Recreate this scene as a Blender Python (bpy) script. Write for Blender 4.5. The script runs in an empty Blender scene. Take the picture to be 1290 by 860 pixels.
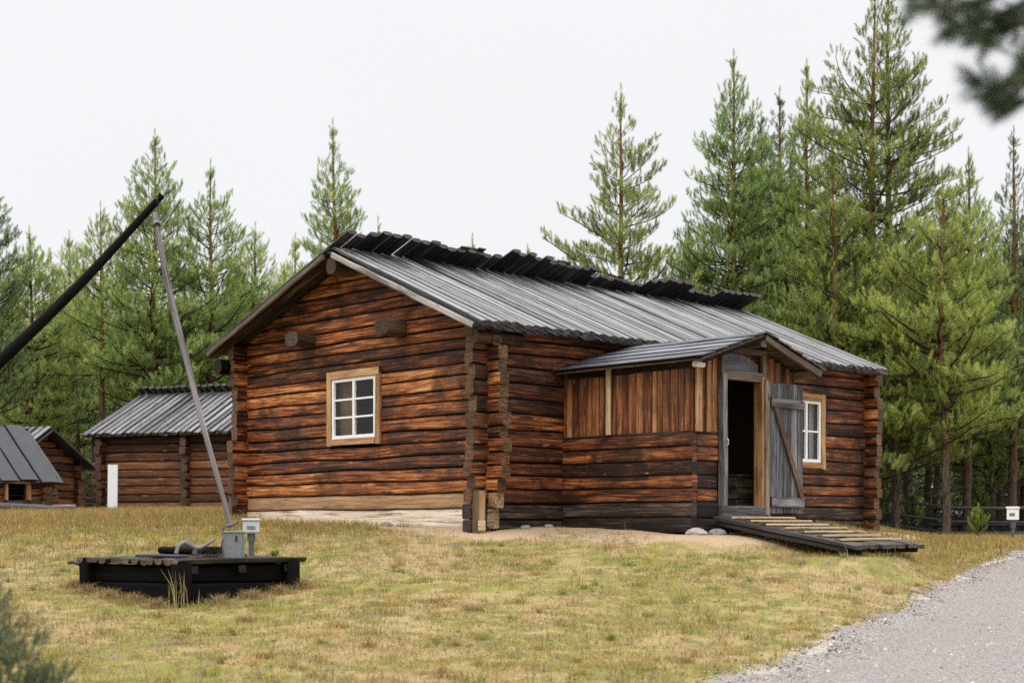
import bpy, math, random
import numpy as np
from math import sin, cos, pi, radians

RNG = np.random.default_rng(7)
random.seed(7)
SC = bpy.context.scene
COL = SC.collection
F, CX, HY = 1900.0, 645.0, 660.0          # focal length and horizon used to lay the place out


def V(*a):
    return np.array(a, dtype=float)


def unit(v):
    v = np.asarray(v, float)
    return v / max(np.linalg.norm(v), 1e-9)


def at(px, py, Y):
    return V((px - CX) * Y / F, Y, (HY - py) * Y / F)


# ------------------------------------------------------------------ noise
_tab = np.random.default_rng(3).random((256, 256))


def vnoise(x, y):
    x = np.asarray(x, float); y = np.asarray(y, float)
    xi = np.floor(x).astype(int); yi = np.floor(y).astype(int)
    fx = x - xi; fy = y - yi
    fx = fx * fx * (3 - 2 * fx); fy = fy * fy * (3 - 2 * fy)
    a = _tab[xi & 255, yi & 255]; b = _tab[(xi + 1) & 255, yi & 255]
    c = _tab[xi & 255, (yi + 1) & 255]; d = _tab[(xi + 1) & 255, (yi + 1) & 255]
    return (a * (1 - fx) + b * fx) * (1 - fy) + (c * (1 - fx) + d * fx) * fy


def fbm(x, y, o=4):
    s = 0; a = .5; t = 0
    for i in range(o):
        s = s + a * vnoise(x * 2 ** i + 17 * i, y * 2 ** i + 31 * i); t += a; a *= .5
    return s / t


def sstep(a, b, x):
    t = np.clip((np.asarray(x, float) - a) / (b - a), 0, 1)
    return t * t * (3 - 2 * t)


# ------------------------------------------------------------------ mesh builder
class MB:
    def __init__(s):
        s.v = []; s.f = []; s.sm = []; s.gc = []; s.gv = []; s.col = []; s.n = 0

    def add(s, v, f, smooth=False, gc=None, gv=None, col=None):
        v = np.asarray(v, float).reshape(-1, 3)
        s.v.append(v)
        if isinstance(f, list) and not isinstance(f[0], np.ndarray): f = np.asarray(f)
        for ff in (f if isinstance(f, list) else [f]):
            ff = np.asarray(ff, np.int64)
            s.f.append(ff + s.n); s.sm.append(np.full(len(ff), smooth))
        n = len(v)
        s.gc.append(np.zeros((n, 3)) if gc is None else np.broadcast_to(gc, (n, 3)))
        s.gv.append(np.zeros(n) if gv is None else np.broadcast_to(gv, (n,)))
        s.col.append(np.ones((n, 3)) if col is None else np.broadcast_to(col, (n, 3)))
        s.n += n

    def build(s, name, mat, parent=None, use_col=False):
        v = np.concatenate(s.v)
        me = bpy.data.meshes.new(name)
        me.vertices.add(len(v)); me.vertices.foreach_set('co', v.astype(np.float32).ravel())
        idx = np.concatenate([f.ravel() for f in s.f]).astype(np.int32)
        ln = np.concatenate([np.full(len(f), f.shape[1]) for f in s.f]).astype(np.int32)
        st = np.concatenate([[0], np.cumsum(ln)[:-1]]).astype(np.int32)
        me.loops.add(len(idx)); me.loops.foreach_set('vertex_index', idx)
        me.polygons.add(len(ln)); me.polygons.foreach_set('loop_start', st)
        me.polygons.foreach_set('use_smooth', np.concatenate(s.sm))
        me.update(calc_edges=True)
        a = me.attributes.new('gc', 'FLOAT_VECTOR', 'POINT'); a.data.foreach_set('vector', np.concatenate(s.gc).astype(np.float32).ravel())
        a = me.attributes.new('gv', 'FLOAT', 'POINT'); a.data.foreach_set('value', np.concatenate(s.gv).astype(np.float32))
        if use_col:
            c = np.concatenate(s.col); c = np.concatenate([c, np.ones((len(c), 1))], 1)
            a = me.attributes.new('col', 'FLOAT_COLOR', 'POINT'); a.data.foreach_set('color', c.astype(np.float32).ravel())
        me.materials.append(mat)
        me.validate()
        o = bpy.data.objects.new(name, me); COL.objects.link(o)
        if parent is not None:
            o.parent = parent
        return o


def sweep(mb, P, U, W, prof, smooth=True, caps=True, rid=None, gvs=None, off=None):
    """profile (m,n,2) or (n,2) carried along P (m,3) in the frame U, W"""
    P = np.asarray(P, float); m = len(P)
    prof = np.asarray(prof, float)
    if prof.ndim == 2:
        prof = np.broadcast_to(prof, (m,) + prof.shape)
    n = prof.shape[1]
    U = np.broadcast_to(np.asarray(U, float), (m, 3)); W = np.broadcast_to(np.asarray(W, float), (m, 3))
    rid = random.random() if rid is None else rid
    off = random.random() * 50 if off is None else off
    vv = P[:, None, :] + U[:, None, :] * prof[:, :, :1] + W[:, None, :] * prof[:, :, 1:]
    L = np.concatenate([[0], np.cumsum(np.linalg.norm(np.diff(P, axis=0), axis=1))]) + off
    per = np.concatenate([[0], np.cumsum(np.linalg.norm(np.diff(prof[0], axis=0), axis=1))])
    gc = np.zeros((m, n, 3)); gc[:, :, 0] = L[:, None]; gc[:, :, 1] = per[None, :]; gc[:, :, 2] = rid
    h = np.abs(prof[:, :, 1]).max() + 1e-9
    gv = prof[:, :, 1] / h if gvs is None else np.broadcast_to(gvs, (m, n))
    i = np.arange(m - 1)[:, None]; j = np.arange(n)[None, :]
    a = i * n + j; b = i * n + (j + 1) % n
    q = np.stack([a, b, b + n, a + n], -1).reshape(-1, 4)
    mb.add(vv.reshape(-1, 3), q, smooth, gc.reshape(-1, 3), np.asarray(gv).reshape(-1))
    if caps:
        for k, r in ((0, True), (m - 1, False)):
            g = np.zeros((n, 3)); g[:, 0] = off + prof[k, :, 0]; g[:, 1] = prof[k, :, 1]; g[:, 2] = rid
            f = np.arange(n)[None, :]
            mb.add(vv[k], f[:, ::-1] if r else f, False, g, np.full(n, 2.0))


def tube(mb, P, R, n=8, smooth=True, caps=True, rid=None, rough=0.0):
    P = np.asarray(P, float); m = len(P)
    R = np.broadcast_to(np.asarray(R, float), (m,))
    T = np.gradient(P, axis=0); T /= np.maximum(np.linalg.norm(T, axis=1, keepdims=True), 1e-9)
    ref = V(0, 0, 1) if abs(T[0][2]) < .9 else V(1, 0, 0)
    U = np.cross(T, ref); U /= np.maximum(np.linalg.norm(U, axis=1, keepdims=True), 1e-9)
    W = np.cross(U, T)
    a = np.arange(n) * 2 * pi / n
    prof = np.stack([np.cos(a), -np.sin(a)], -1)[None] * R[:, None, None]
    if rough:
        prof = prof * (1 + rough * (RNG.random((m, n, 1)) - .5))
    sweep(mb, P, U, W, prof, smooth, caps, rid)


def rectprof(w, t, c=.006):
    x, y = w / 2, t / 2; c = min(c, x * .6, y * .6)
    return np.array([[-x + c, -y], [x - c, -y], [x, -y + c], [x, y - c], [x - c, y], [-x + c, y], [-x, y - c], [-x, -y + c]])


def plank(mb, p0, p1, wd, w, t, c=.006, seg=4, jit=.0, rid=None, ext=0):
    """a board from p0 to p1; wd = direction of its width"""
    p0 = np.asarray(p0, float); p1 = np.asarray(p1, float)
    T = unit(p1 - p0); Wd = unit(np.asarray(wd, float) - T * np.dot(T, wd)); N = np.cross(Wd, T)
    k = np.linspace(0, 1, seg + 1)[:, None]
    P = p0 + (p1 - p0) * k
    if jit:
        P = P + Wd * (RNG.random((seg + 1, 1)) - .5) * jit + N * (RNG.random((seg + 1, 1)) - .5) * jit
    pr = rectprof(w, t, c); sweep(mb, P, Wd, N, pr, False, True, rid, pr[:, 0] / (w / 2))


def box(mb, c, ux, uy, uz, sx, sy, sz, ch=.006):
    """chamfered block centred on c, with grain along its longest side"""
    ax = [(sx, unit(ux)), (sy, unit(uy)), (sz, unit(uz))]
    ax.sort(key=lambda a: -a[0])
    (l, L), (w, Wd), (t, _) = ax
    plank(mb, np.asarray(c) - L * l / 2, np.asarray(c) + L * l / 2, Wd, w, t, ch, 1)


def stone(mb, c, r, seed, flat=.65, n1=14, n2=9):
    g = np.random.default_rng(seed)
    th = np.linspace(0, pi, n2); ph = np.arange(n1) * 2 * pi / n1
    d = np.stack([np.sin(th)[:, None] * np.cos(ph), np.sin(th)[:, None] * np.sin(ph), np.cos(th)[:, None] * np.ones(n1)], -1)
    k = np.ones(d.shape[:2])
    for _ in range(9):
        a = unit(g.normal(size=3)); k = np.minimum(k, g.uniform(.72, .95) / np.maximum(d @ a, .05))
    k *= 1 + .03 * g.normal(size=k.shape)
    k[0] = k[0].mean(); k[-1] = k[-1].mean()
    v = d * k[..., None] * np.asarray(r) * V(1, 1, flat) + np.asarray(c)
    i = np.arange(n2 - 1)[:, None]; j = np.arange(n1)[None]
    a = i * n1 + j; b = i * n1 + (j + 1) % n1
    mb.add(v.reshape(-1, 3), np.stack([a, a + n1, b + n1, b], -1).reshape(-1, 4), False, v.reshape(-1, 3))


# ------------------------------------------------------------------ object helpers
def tag(o, label=None, cat=None, group=None, kind=None):
    if label: o['label'] = label
    if cat: o['category'] = cat
    if group: o['group'] = group
    if kind: o['kind'] = kind
    return o


def thing(name, label, cat, loc=(0, 0, 0), group=None):
    o = bpy.data.objects.new(name, None); COL.objects.link(o)
    o.location = loc
    o.empty_display_size = .3
    return tag(o, label, cat, group)


def setloc(o, loc):
    """put the thing's own origin at its base while the meshes keep world coordinates"""
    loc = V(*loc); o.location = loc
    for c in o.children:
        if c.type == 'MESH':
            c.data.transform(__import__('mathutils').Matrix.Translation(tuple(-loc)))
            for d in c.children:
                d.data.transform(__import__('mathutils').Matrix.Translation(tuple(-loc)))


def copy_tree(o, parent=None):
    c = o.copy(); COL.objects.link(c)
    if parent is not None: c.parent = parent
    for ch in list(o.children):
        copy_tree(ch, c)
    return c


# ------------------------------------------------------------------ materials
class NT:
    def __init__(s, name):
        s.m = bpy.data.materials.new(name); s.m.use_nodes = True
        s.t = s.m.node_tree; s.t.nodes.clear()
        s.out = s.t.nodes.new('ShaderNodeOutputMaterial')

    def node(s, kind, **kw):
        n = s.t.nodes.new(kind)
        for k, v in kw.items(): setattr(n, k, v)
        return n

    def link(s, a, b):
        s.t.links.new(a, b)

    def put(s, sock, v):
        if hasattr(v, 'is_linked') or hasattr(v, 'links'): s.link(v, sock)
        else: sock.default_value = v

    def math(s, op, a, b=0.0, c=None, clamp=False):
        n = s.node('ShaderNodeMath', operation=op, use_clamp=clamp)
        s.put(n.inputs[0], a); s.put(n.inputs[1], b)
        if c is not None: s.put(n.inputs[2], c)
        return n.outputs[0]

    def attr(s, name, out='Vector'):
        return s.node('ShaderNodeAttribute', attribute_name=name).outputs[out]

    def sep(s, v):
        n = s.node('ShaderNodeSeparateXYZ'); s.link(v, n.inputs[0]); return n.outputs

    def comb(s, x, y, z):
        n = s.node('ShaderNodeCombineXYZ')
        for i, k in enumerate((x, y, z)): s.put(n.inputs[i], k)
        return n.outputs[0]

    def noise(s, vec, scale=1.0, detail=4, rough=.55, dist=0.0):
        n = s.node('ShaderNodeTexNoise'); s.link(vec, n.inputs['Vector'])
        n.inputs['Scale'].default_value = scale; n.inputs['Detail'].default_value = detail
        n.inputs['Roughness'].default_value = rough; n.inputs['Distortion'].default_value = dist
        return n.outputs[0]

    def voro(s, vec, scale=1.0, feature='F1'):
        n = s.node('ShaderNodeTexVoronoi', feature=feature); s.link(vec, n.inputs['Vector']); n.inputs['Scale'].default_value = scale
        return n.outputs

    def ramp(s, fac, stops, interp='LINEAR'):
        n = s.node('ShaderNodeValToRGB'); n.color_ramp.interpolation = interp
        e = n.color_ramp.elements
        while len(e) < len(stops): e.new(.5)
        for el, (p, c) in zip(e, stops):
            el.position = p; el.color = tuple(c) + (1,) if not np.isscalar(c) else (c, c, c, 1)
        s.link(fac, n.inputs[0]); return n.outputs[0]

    def maprange(s, v, a, b, c=0.0, d=1.0):
        n = s.node('ShaderNodeMapRange'); s.put(n.inputs[0], v)
        for i, k in enumerate((a, b, c, d)): s.put(n.inputs[i + 1], k)
        return n.outputs[0]

    def mix(s, fac, a, b, mode='MIX'):
        n = s.node('ShaderNodeMix', data_type='RGBA', blend_type=mode)
        s.put(n.inputs[0], fac)
        for sock, v in ((n.inputs[6], a), (n.inputs[7], b)):
            if isinstance(v, tuple): sock.default_value = v + (1,) if len(v) == 3 else v
            else: s.link(v, sock)
        return n.outputs[2]

    def bump(s, h, strength=.3, dist=.01):
        n = s.node('ShaderNodeBump'); n.inputs['Strength'].default_value = strength; n.inputs['Distance'].default_value = dist
        s.link(h, n.inputs['Height']); return n.outputs[0]

    def surf(s, col, rough=.7, spec=.3, normal=None, metal=0.0):
        n = s.node('ShaderNodeBsdfPrincipled')
        if isinstance(col, tuple): n.inputs['Base Color'].default_value = col + (1,)
        else: s.link(col, n.inputs['Base Color'])
        s.put(n.inputs['Roughness'], rough); n.inputs['Specular IOR Level'].default_value = spec
        n.inputs['Metallic'].default_value = metal
        if normal is not None: s.link(normal, n.inputs['Normal'])
        s.link(n.outputs[0], s.out.inputs['Surface'])
        return s.m


def wood(name, stops, seam=0.7, rough=.6, spec=.3, fine=60, blotch=.5, knots=True, endcol=(.12, .085, .06), bump=.5, tint=.35, contrast=2.6, stain=0.0):
    """weathered timber: grain runs along the attribute gc.x, log seams darkened with soot and tar, roof board sides with wet black and painted shade"""
    n = NT(name)
    x, y, r = n.sep(n.attr('gc'))
    r40 = n.math('MULTIPLY', r, 43.0)
    g1 = n.noise(n.comb(n.math('MULTIPLY', x, 2.2), n.math('MULTIPLY', y, fine), r40), 1, 5, .65, .4)
    g2 = n.noise(n.comb(n.math('MULTIPLY', x, .9), n.math('MULTIPLY', y, fine * .22), r40), 1, 5, .6, .8)
    g3 = n.noise(n.comb(n.math('MULTIPLY', x, 1.3), n.math('MULTIPLY', y, 5.5), r40), 1, 4, .6, .5)
    f = n.math('ADD', n.math('MULTIPLY', g1, .34), n.math('ADD', n.math('MULTIPLY', g2, .66 - blotch * .4), n.math('MULTIPLY', g3, blotch * .4)))
    f = n.math('MULTIPLY', n.math('SUBTRACT', f, .5), contrast)
    f = n.math('ADD', f, n.math('ADD', .5, n.math('MULTIPLY', n.math('SUBTRACT', r, .5), tint)))
    col = n.ramp(f, stops)
    h = n.math('ADD', n.math('MULTIPLY', g1, .6), n.math('MULTIPLY', g2, .8))
    # drying cracks: long thin dark lines
    ck = n.noise(n.comb(n.math('MULTIPLY', x, .55), n.math('MULTIPLY', y, fine * .5), n.math('ADD', r40, 9.0)), 1, 2, .5, .3)
    ck = n.maprange(n.math('ABSOLUTE', n.math('SUBTRACT', ck, .5)), .0, .014)
    ck = n.math('MAXIMUM', ck, n.maprange(g3, .46, .56, 0, 1))
    col = n.mix(n.math('SUBTRACT', 1.0, ck), col, (.012, .008, .006))
    h = n.math('ADD', h, n.math('MULTIPLY', ck, .8))
    if knots:
        v = n.voro(n.comb(n.math('MULTIPLY', x, 1.5), n.math('MULTIPLY', y, 5.5), r40))
        k = n.maprange(v[0], .05, .12, 1, 0)
        col = n.mix(n.math('MULTIPLY', k, .8), col, (.03, .014, .008))
    gv = n.attr('gv', 'Fac')
    if stain:
        Pn = n.node('ShaderNodeNewGeometry').outputs['Position']
        sn = n.noise(Pn, 1.15, 5, .62, .6)
        fl = n.noise(n.comb(n.math('MULTIPLY', x, 3.5), n.math('MULTIPLY', y, 16), n.math('ADD', r40, 5)), 1, 3, .6)
        col = n.mix(n.math('MULTIPLY', n.maprange(n.math('ADD', sn, n.math('MULTIPLY', n.math('SUBTRACT', g3, .5), .5)), .50, .66), stain), col, (.016, .009, .006))
        col = n.mix(n.math('MULTIPLY', n.maprange(fl, .64, .74), .75), col, (.50, .28, .12))
    if seam:
        e = n.math('ADD', n.math('ABSOLUTE', gv), n.math('MULTIPLY', n.math('SUBTRACT', g3, .5), .9))
        e = n.maprange(e, .70, 1.02)
        col = n.mix(n.math('MULTIPLY', e, seam), col, (.014, .009, .007))
    endm = n.math('GREATER_THAN', gv, 1.6)
    rings = n.noise(n.comb(n.math('MULTIPLY', x, 16), n.math('MULTIPLY', y, 45), r40), 1, 3)
    ec = n.ramp(rings, [(.32, tuple(c * .3 for c in endcol)), (.5, tuple(c * 1.0 for c in endcol)), (.7, tuple(min(.8, c * 2.2) for c in endcol))])
    ec = n.mix(n.maprange(r, 0, 1, 0, .75), ec, (.03, .018, .011))
    col = n.mix(endm, col, ec)
    ro = n.maprange(g2, .3, .7, rough - .12, rough + .12)
    return n.surf(col, ro, spec, n.bump(h, bump, .012))


M = {}
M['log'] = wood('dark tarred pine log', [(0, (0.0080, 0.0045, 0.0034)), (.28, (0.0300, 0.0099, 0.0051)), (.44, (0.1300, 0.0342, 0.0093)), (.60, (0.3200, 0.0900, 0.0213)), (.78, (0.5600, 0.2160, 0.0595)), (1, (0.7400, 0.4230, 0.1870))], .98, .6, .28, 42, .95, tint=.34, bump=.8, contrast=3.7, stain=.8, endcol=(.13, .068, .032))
M['log_dark'] = wood('darker tarred log', [(0, (0.0070, 0.0036, 0.0026)), (.32, (0.0220, 0.0081, 0.0043)), (.52, (0.0950, 0.0270, 0.0085)), (.70, (0.2600, 0.0765, 0.0204)), (.88, (0.4800, 0.1890, 0.0595)), (1, (0.6600, 0.3600, 0.1615))], .98, .58, .3, 42, .95, tint=.34, bump=.8, contrast=3.6, stain=.92, endcol=(.13, .068, .032))  # darker version of the tarred log, for the long wall and porch
M['log_far'] = wood('brown storehouse log', [(0, (.012, .007, .005)), (.32, (.04, .016, .009)), (.52, (.12, .042, .017)), (.75, (.24, .10, .04)), (1, (.5, .3, .15))], .9, .65, .25, 50, .6, stain=.6, endcol=(.10, .06, .035))
M['log_black'] = wood('black tarred sill log', [(0, (.005, .004, .004)), (.40, (.014, .0105, .009)), (.6, (.042, .029, .022)), (.8, (.12, .08, .055)), (1, (.25, .19, .14))], .97, .62, .22, 42, .9, endcol=(.05, .04, .033), contrast=3.2, bump=.8)
M['log_pale'] = wood('new pale log', [(0, (.14, .085, .045)), (.25, (.36, .25, .15)), (.45, (.62, .53, .40)), (1, (.82, .76, .66))], .6, .7, .2, 40, .8, endcol=(.4, .27, .15), tint=.2, contrast=3.4)
M['log_worn'] = wood('worn brown log', [(0, (0.0675, 0.0405, 0.0243)), (.4, (0.2970, 0.1755, 0.0878)), (.7, (0.4860, 0.3240, 0.1755)), (1, (0.6750, 0.5130, 0.3375))], .7, .7, .2, 45, .6, endcol=(0.4050, 0.2700, 0.1485))
M['plank_red'] = wood('red brown weatherboard', [(0, (.014, .007, .005)), (.30, (.06, .02, .009)), (.5, (.18, .055, .018)), (.72, (.36, .15, .05)), (1, (.6, .37, .17))], .7, .55, .3, 60, .8, tint=.42, contrast=2.8, stain=.5)
M['plank_light'] = wood('light new board', [(0, (.3, .2, .1)), (.5, (.55, .42, .26)), (1, (.7, .58, .4))], .2, .65, .25, 50, .5, tint=.25)
M['trim'] = wood('golden window trim', [(0, (.05, .022, .01)), (.35, (.26, .125, .05)), (.6, (.44, .25, .11)), (1, (.60, .42, .23))], .15, .6, .25, 55, .5)
M['grey'] = wood('silver grey weathered wood', [(0, (.014, .013, .014)), (.35, (.058, .054, .059)), (.6, (.145, .137, .145)), (1, (.34, .32, .32))], .35, .6, .25, 60, .7, endcol=(.1, .09, .085), contrast=3.2)
M['greybrown'] = wood('grey brown weathered wood', [(0, (.02, .014, .01)), (.4, (.10, .07, .048)), (.65, (.21, .155, .11)), (1, (.42, .33, .25))], .3, .6, .25, 55, .5)
M['rake'] = wood('bleached rake board', [(0, (0.0375, 0.0338, 0.0315)), (.4, (0.1650, 0.1425, 0.1275)), (.6, (0.3375, 0.3075, 0.2775)), (1, (0.4875, 0.4575, 0.4200))], .3, .6, .25, 55, .7, endcol=(0.0750, 0.0600, 0.0525))
M['roof'] = wood('grey roof board', [(0, (0.0168, 0.0162, 0.0168)), (.30, (0.0505, 0.0488, 0.0505)), (.5, (0.1066, 0.1038, 0.1049)), (.75, (0.1683, 0.1627, 0.1627)), (1, (0.2356, 0.2300, 0.2272))], .97, .38, .5, 14, .4, knots=False, endcol=(0.0954, 0.0898, 0.0842), bump=.5, tint=.6, contrast=1.9)
M['roof_dark'] = wood('black roof board', [(0, (.008, .008, .008)), (.45, (.026, .025, .027)), (.75, (.065, .062, .064)), (1, (.17, .16, .16))], .2, .55, .3, 45, .5, knots=False, endcol=(.05, .045, .045))
M['ramp'] = wood('wet dark plank', [(0, (.006, .0055, .006)), (.4, (.018, .0165, .017)), (.7, (.05, .045, .045)), (1, (.13, .115, .11))], .1, .42, .45, 50, .5)
M['cleat'] = wood('new yellow cleat', [(0, (.3, .19, .09)), (.5, (.58, .42, .23)), (1, (.72, .56, .35))], .0, .6, .3, 50, .4)
M['black'] = wood('charred black timber', [(0, (0.0013, 0.0013, 0.0013)), (.5, (0.0025, 0.0023, 0.0025)), (.8, (0.0055, 0.0050, 0.0052)), (1, (0.0168, 0.0155, 0.0155))], .2, .7, .08, 45, .5, endcol=(0.0189, 0.0176, 0.0176))
M['beam'] = wood('sooty beam end', [(0, (.01, .008, .006)), (.4, (.05, .032, .02)), (.7, (.14, .09, .055)), (1, (.3, .2, .13))], .3, .65, .2, 45, .6, endcol=(.085, .06, .042))
M['pole'] = wood('silver peeled pole', [(0, (0.0360, 0.0300, 0.0300)), (.4, (0.1200, 0.1050, 0.1080)), (.7, (0.2160, 0.1980, 0.2010)), (1, (0.3120, 0.2940, 0.2940))], .0, .65, .25, 60, .5)
M['fence'] = wood('dark fence rail', [(0, (.008, .008, .009)), (.5, (.022, .022, .025)), (1, (.07, .068, .072))], .1, .6, .3, 45, .5)


def plain(name, col, rough=.5, spec=.4, metal=0, var=.25, scale=14, bump=.1):
    n = NT(name)
    co = n.node('ShaderNodeTexCoord').outputs['Object']
    a = n.noise(co, scale, 5, .6)
    c = n.mix(a, tuple(k * (1 - var) for k in col), tuple(min(1, k * (1 + var)) for k in col))
    return n.surf(c, n.maprange(a, .3, .7, rough - .08, rough + .08), spec, n.bump(a, bump, .005), metal)


M['white'] = plain('white window paint', (.78, .79, .80), .45, .4, 0, .06)
M['board'] = plain('white painted board', (.72, .74, .76), .5, .4, 0, .06, 5)
M['lampwhite'] = plain('white plastic', (.80, .80, .80), .4, .5, 0, .04)
M['zinc'] = plain('dull zinc sheet', (0.2160, 0.2340, 0.2400), .42, .5, .55, .3, 22)
M['lampgrey'] = plain('grey lamp housing', (.55, .56, .57), .4, .5, .2, .12)
M['postgrey'] = plain('dark grey post', (.10, .105, .115), .5, .4, .3, .2)
M['felt'] = wood('blue black tarred roof board', [(0, (.012, .013, .017)), (.35, (.032, .035, .045)), (.6, (.075, .082, .102)), (.85, (.15, .16, .19)), (1, (.26, .27, .30))], .6, .36, .5, 16, .9, knots=False, contrast=2.2, tint=.5, bump=.6)
M['felt_dark'] = plain('dark roofing felt', (.022, .023, .028), .5, .35, 0, .35, 6, .2)
M['iron'] = plain('dark iron', (.05, .05, .055), .45, .5, .6, .3, 30)
M['rubber'] = plain('black cable', (.015, .015, .016), .5, .4)
M['curtain'] = plain('brown curtain', (.30, .18, .09), .9, .1, 0, .3, 9)
M['curtain_white'] = plain('white curtain', (.72, .70, .66), .9, .1, 0, .08, 9)
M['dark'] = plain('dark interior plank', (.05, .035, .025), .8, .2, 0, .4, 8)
M['stone'] = plain('granite stone', (0.2100, 0.1960, 0.1820), .8, .25, 0, .45, 18, .5)
M['stone_pale'] = plain('pale stone', (0.3220, 0.3010, 0.2660), .8, .25, 0, .3, 15, .5)


def glassmat():
    n = NT('old window glass')
    tr = n.node('ShaderNodeBsdfTransparent'); tr.inputs[0].default_value = (.7, .73, .72, 1)
    gl = n.node('ShaderNodeBsdfGlossy'); gl.inputs['Roughness'].default_value = .03
    lw_ = n.node('ShaderNodeLayerWeight'); fr = n.node('ShaderNodeMath', operation='MULTIPLY_ADD'); n.link(n.math('POWER', lw_.outputs['Facing'], 4.0), fr.inputs[0]); fr.inputs[1].default_value = .9; fr.inputs[2].default_value = .03
    nz = n.noise(n.node('ShaderNodeTexCoord').outputs['Object'], 2.5, 2)
    n.link(n.bump(nz, .06, .05), gl.inputs['Normal'])
    mx = n.node('ShaderNodeMixShader'); n.link(fr.outputs[0], mx.inputs[0]); n.link(tr.outputs[0], mx.inputs[1]); n.link(gl.outputs[0], mx.inputs[2])
    n.link(mx.outputs[0], n.out.inputs[0]); return n.m


M['glass'] = glassmat()


def foliage(name, stops, trans=.16):
    n = NT(name)
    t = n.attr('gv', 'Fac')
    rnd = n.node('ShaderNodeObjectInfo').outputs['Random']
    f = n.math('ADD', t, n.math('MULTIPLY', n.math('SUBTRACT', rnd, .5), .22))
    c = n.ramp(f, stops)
    d = n.node('ShaderNodeBsdfDiffuse'); tl = n.node('ShaderNodeBsdfTranslucent'); gl = n.node('ShaderNodeBsdfGlossy')
    gl.inputs['Roughness'].default_value = .45
    for k in (d, tl): n.link(c, k.inputs[0])
    m1 = n.node('ShaderNodeMixShader'); m1.inputs[0].default_value = trans; n.link(d.outputs[0], m1.inputs[1]); n.link(tl.outputs[0], m1.inputs[2])
    m2 = n.node('ShaderNodeMixShader'); m2.inputs[0].default_value = .04; n.link(m1.outputs[0], m2.inputs[1]); n.link(gl.outputs[0], m2.inputs[2])
    n.link(m2.outputs[0], n.out.inputs[0]); return n.m


M['needle_light'] = foliage('light pine needles', [(0, (0.1285, 0.2097, 0.0596)), (.35, (0.2421, 0.3507, 0.0945)), (.7, (0.4401, 0.5150, 0.1365)), (1, (0.5225, 0.5150, 0.2031))])
M['needle_blue'] = foliage('blue green pine needles', [(0, (0.0788, 0.1310, 0.0500)), (.4, (0.1478, 0.2215, 0.0770)), (.75, (0.2605, 0.3370, 0.1055)), (1, (0.4081, 0.4632, 0.1539))])
M['needle_olive'] = foliage('olive pine needles', [(0, (0.0645, 0.1119, 0.0311)), (.35, (0.1579, 0.2149, 0.0491)), (.7, (0.3240, 0.3783, 0.0770)), (1, (0.4400, 0.4850, 0.1212))])
M['needle_near'] = foliage('blue green foreground needles', [(0, (.03, .052, .028)), (.5, (.062, .098, .05)), (1, (.13, .18, .085))])
M['bright'] = foliage('fresh green seedling', [(0, (.10, .16, .02)), (.6, (.22, .30, .04)), (1, (.32, .40, .07))])


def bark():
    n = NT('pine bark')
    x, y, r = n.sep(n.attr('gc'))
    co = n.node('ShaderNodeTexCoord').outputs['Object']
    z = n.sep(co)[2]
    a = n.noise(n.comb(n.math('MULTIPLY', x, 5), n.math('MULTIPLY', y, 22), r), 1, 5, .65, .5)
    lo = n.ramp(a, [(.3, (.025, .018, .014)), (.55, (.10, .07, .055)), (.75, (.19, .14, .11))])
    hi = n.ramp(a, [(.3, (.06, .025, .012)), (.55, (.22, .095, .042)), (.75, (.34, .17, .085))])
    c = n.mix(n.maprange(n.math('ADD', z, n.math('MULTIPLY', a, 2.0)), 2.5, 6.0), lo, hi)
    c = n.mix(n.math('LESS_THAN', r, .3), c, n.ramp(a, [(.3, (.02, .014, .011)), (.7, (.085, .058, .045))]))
    return n.surf(c, .85, .15, n.bump(a, .6, .02))


M['bark'] = bark()


def colmat(name, rough=.85, spec=.15, trans=0.0):
    n = NT(name)
    c = n.attr('col', 'Color')
    if trans:
        d = n.node('ShaderNodeBsdfDiffuse'); t = n.node('ShaderNodeBsdfTranslucent'); m = n.node('ShaderNodeMixShader'); m.inputs[0].default_value = trans
        n.link(c, d.inputs[0]); n.link(c, t.inputs[0]); n.link(d.outputs[0], m.inputs[1]); n.link(t.outputs[0], m.inputs[2]); n.link(m.outputs[0], n.out.inputs[0])
        return n.m
    return n.surf(c, rough, spec)


M['grass'] = colmat('grass blades', trans=.3)
M['pebble'] = colmat('path pebbles', .8, .25)


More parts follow.
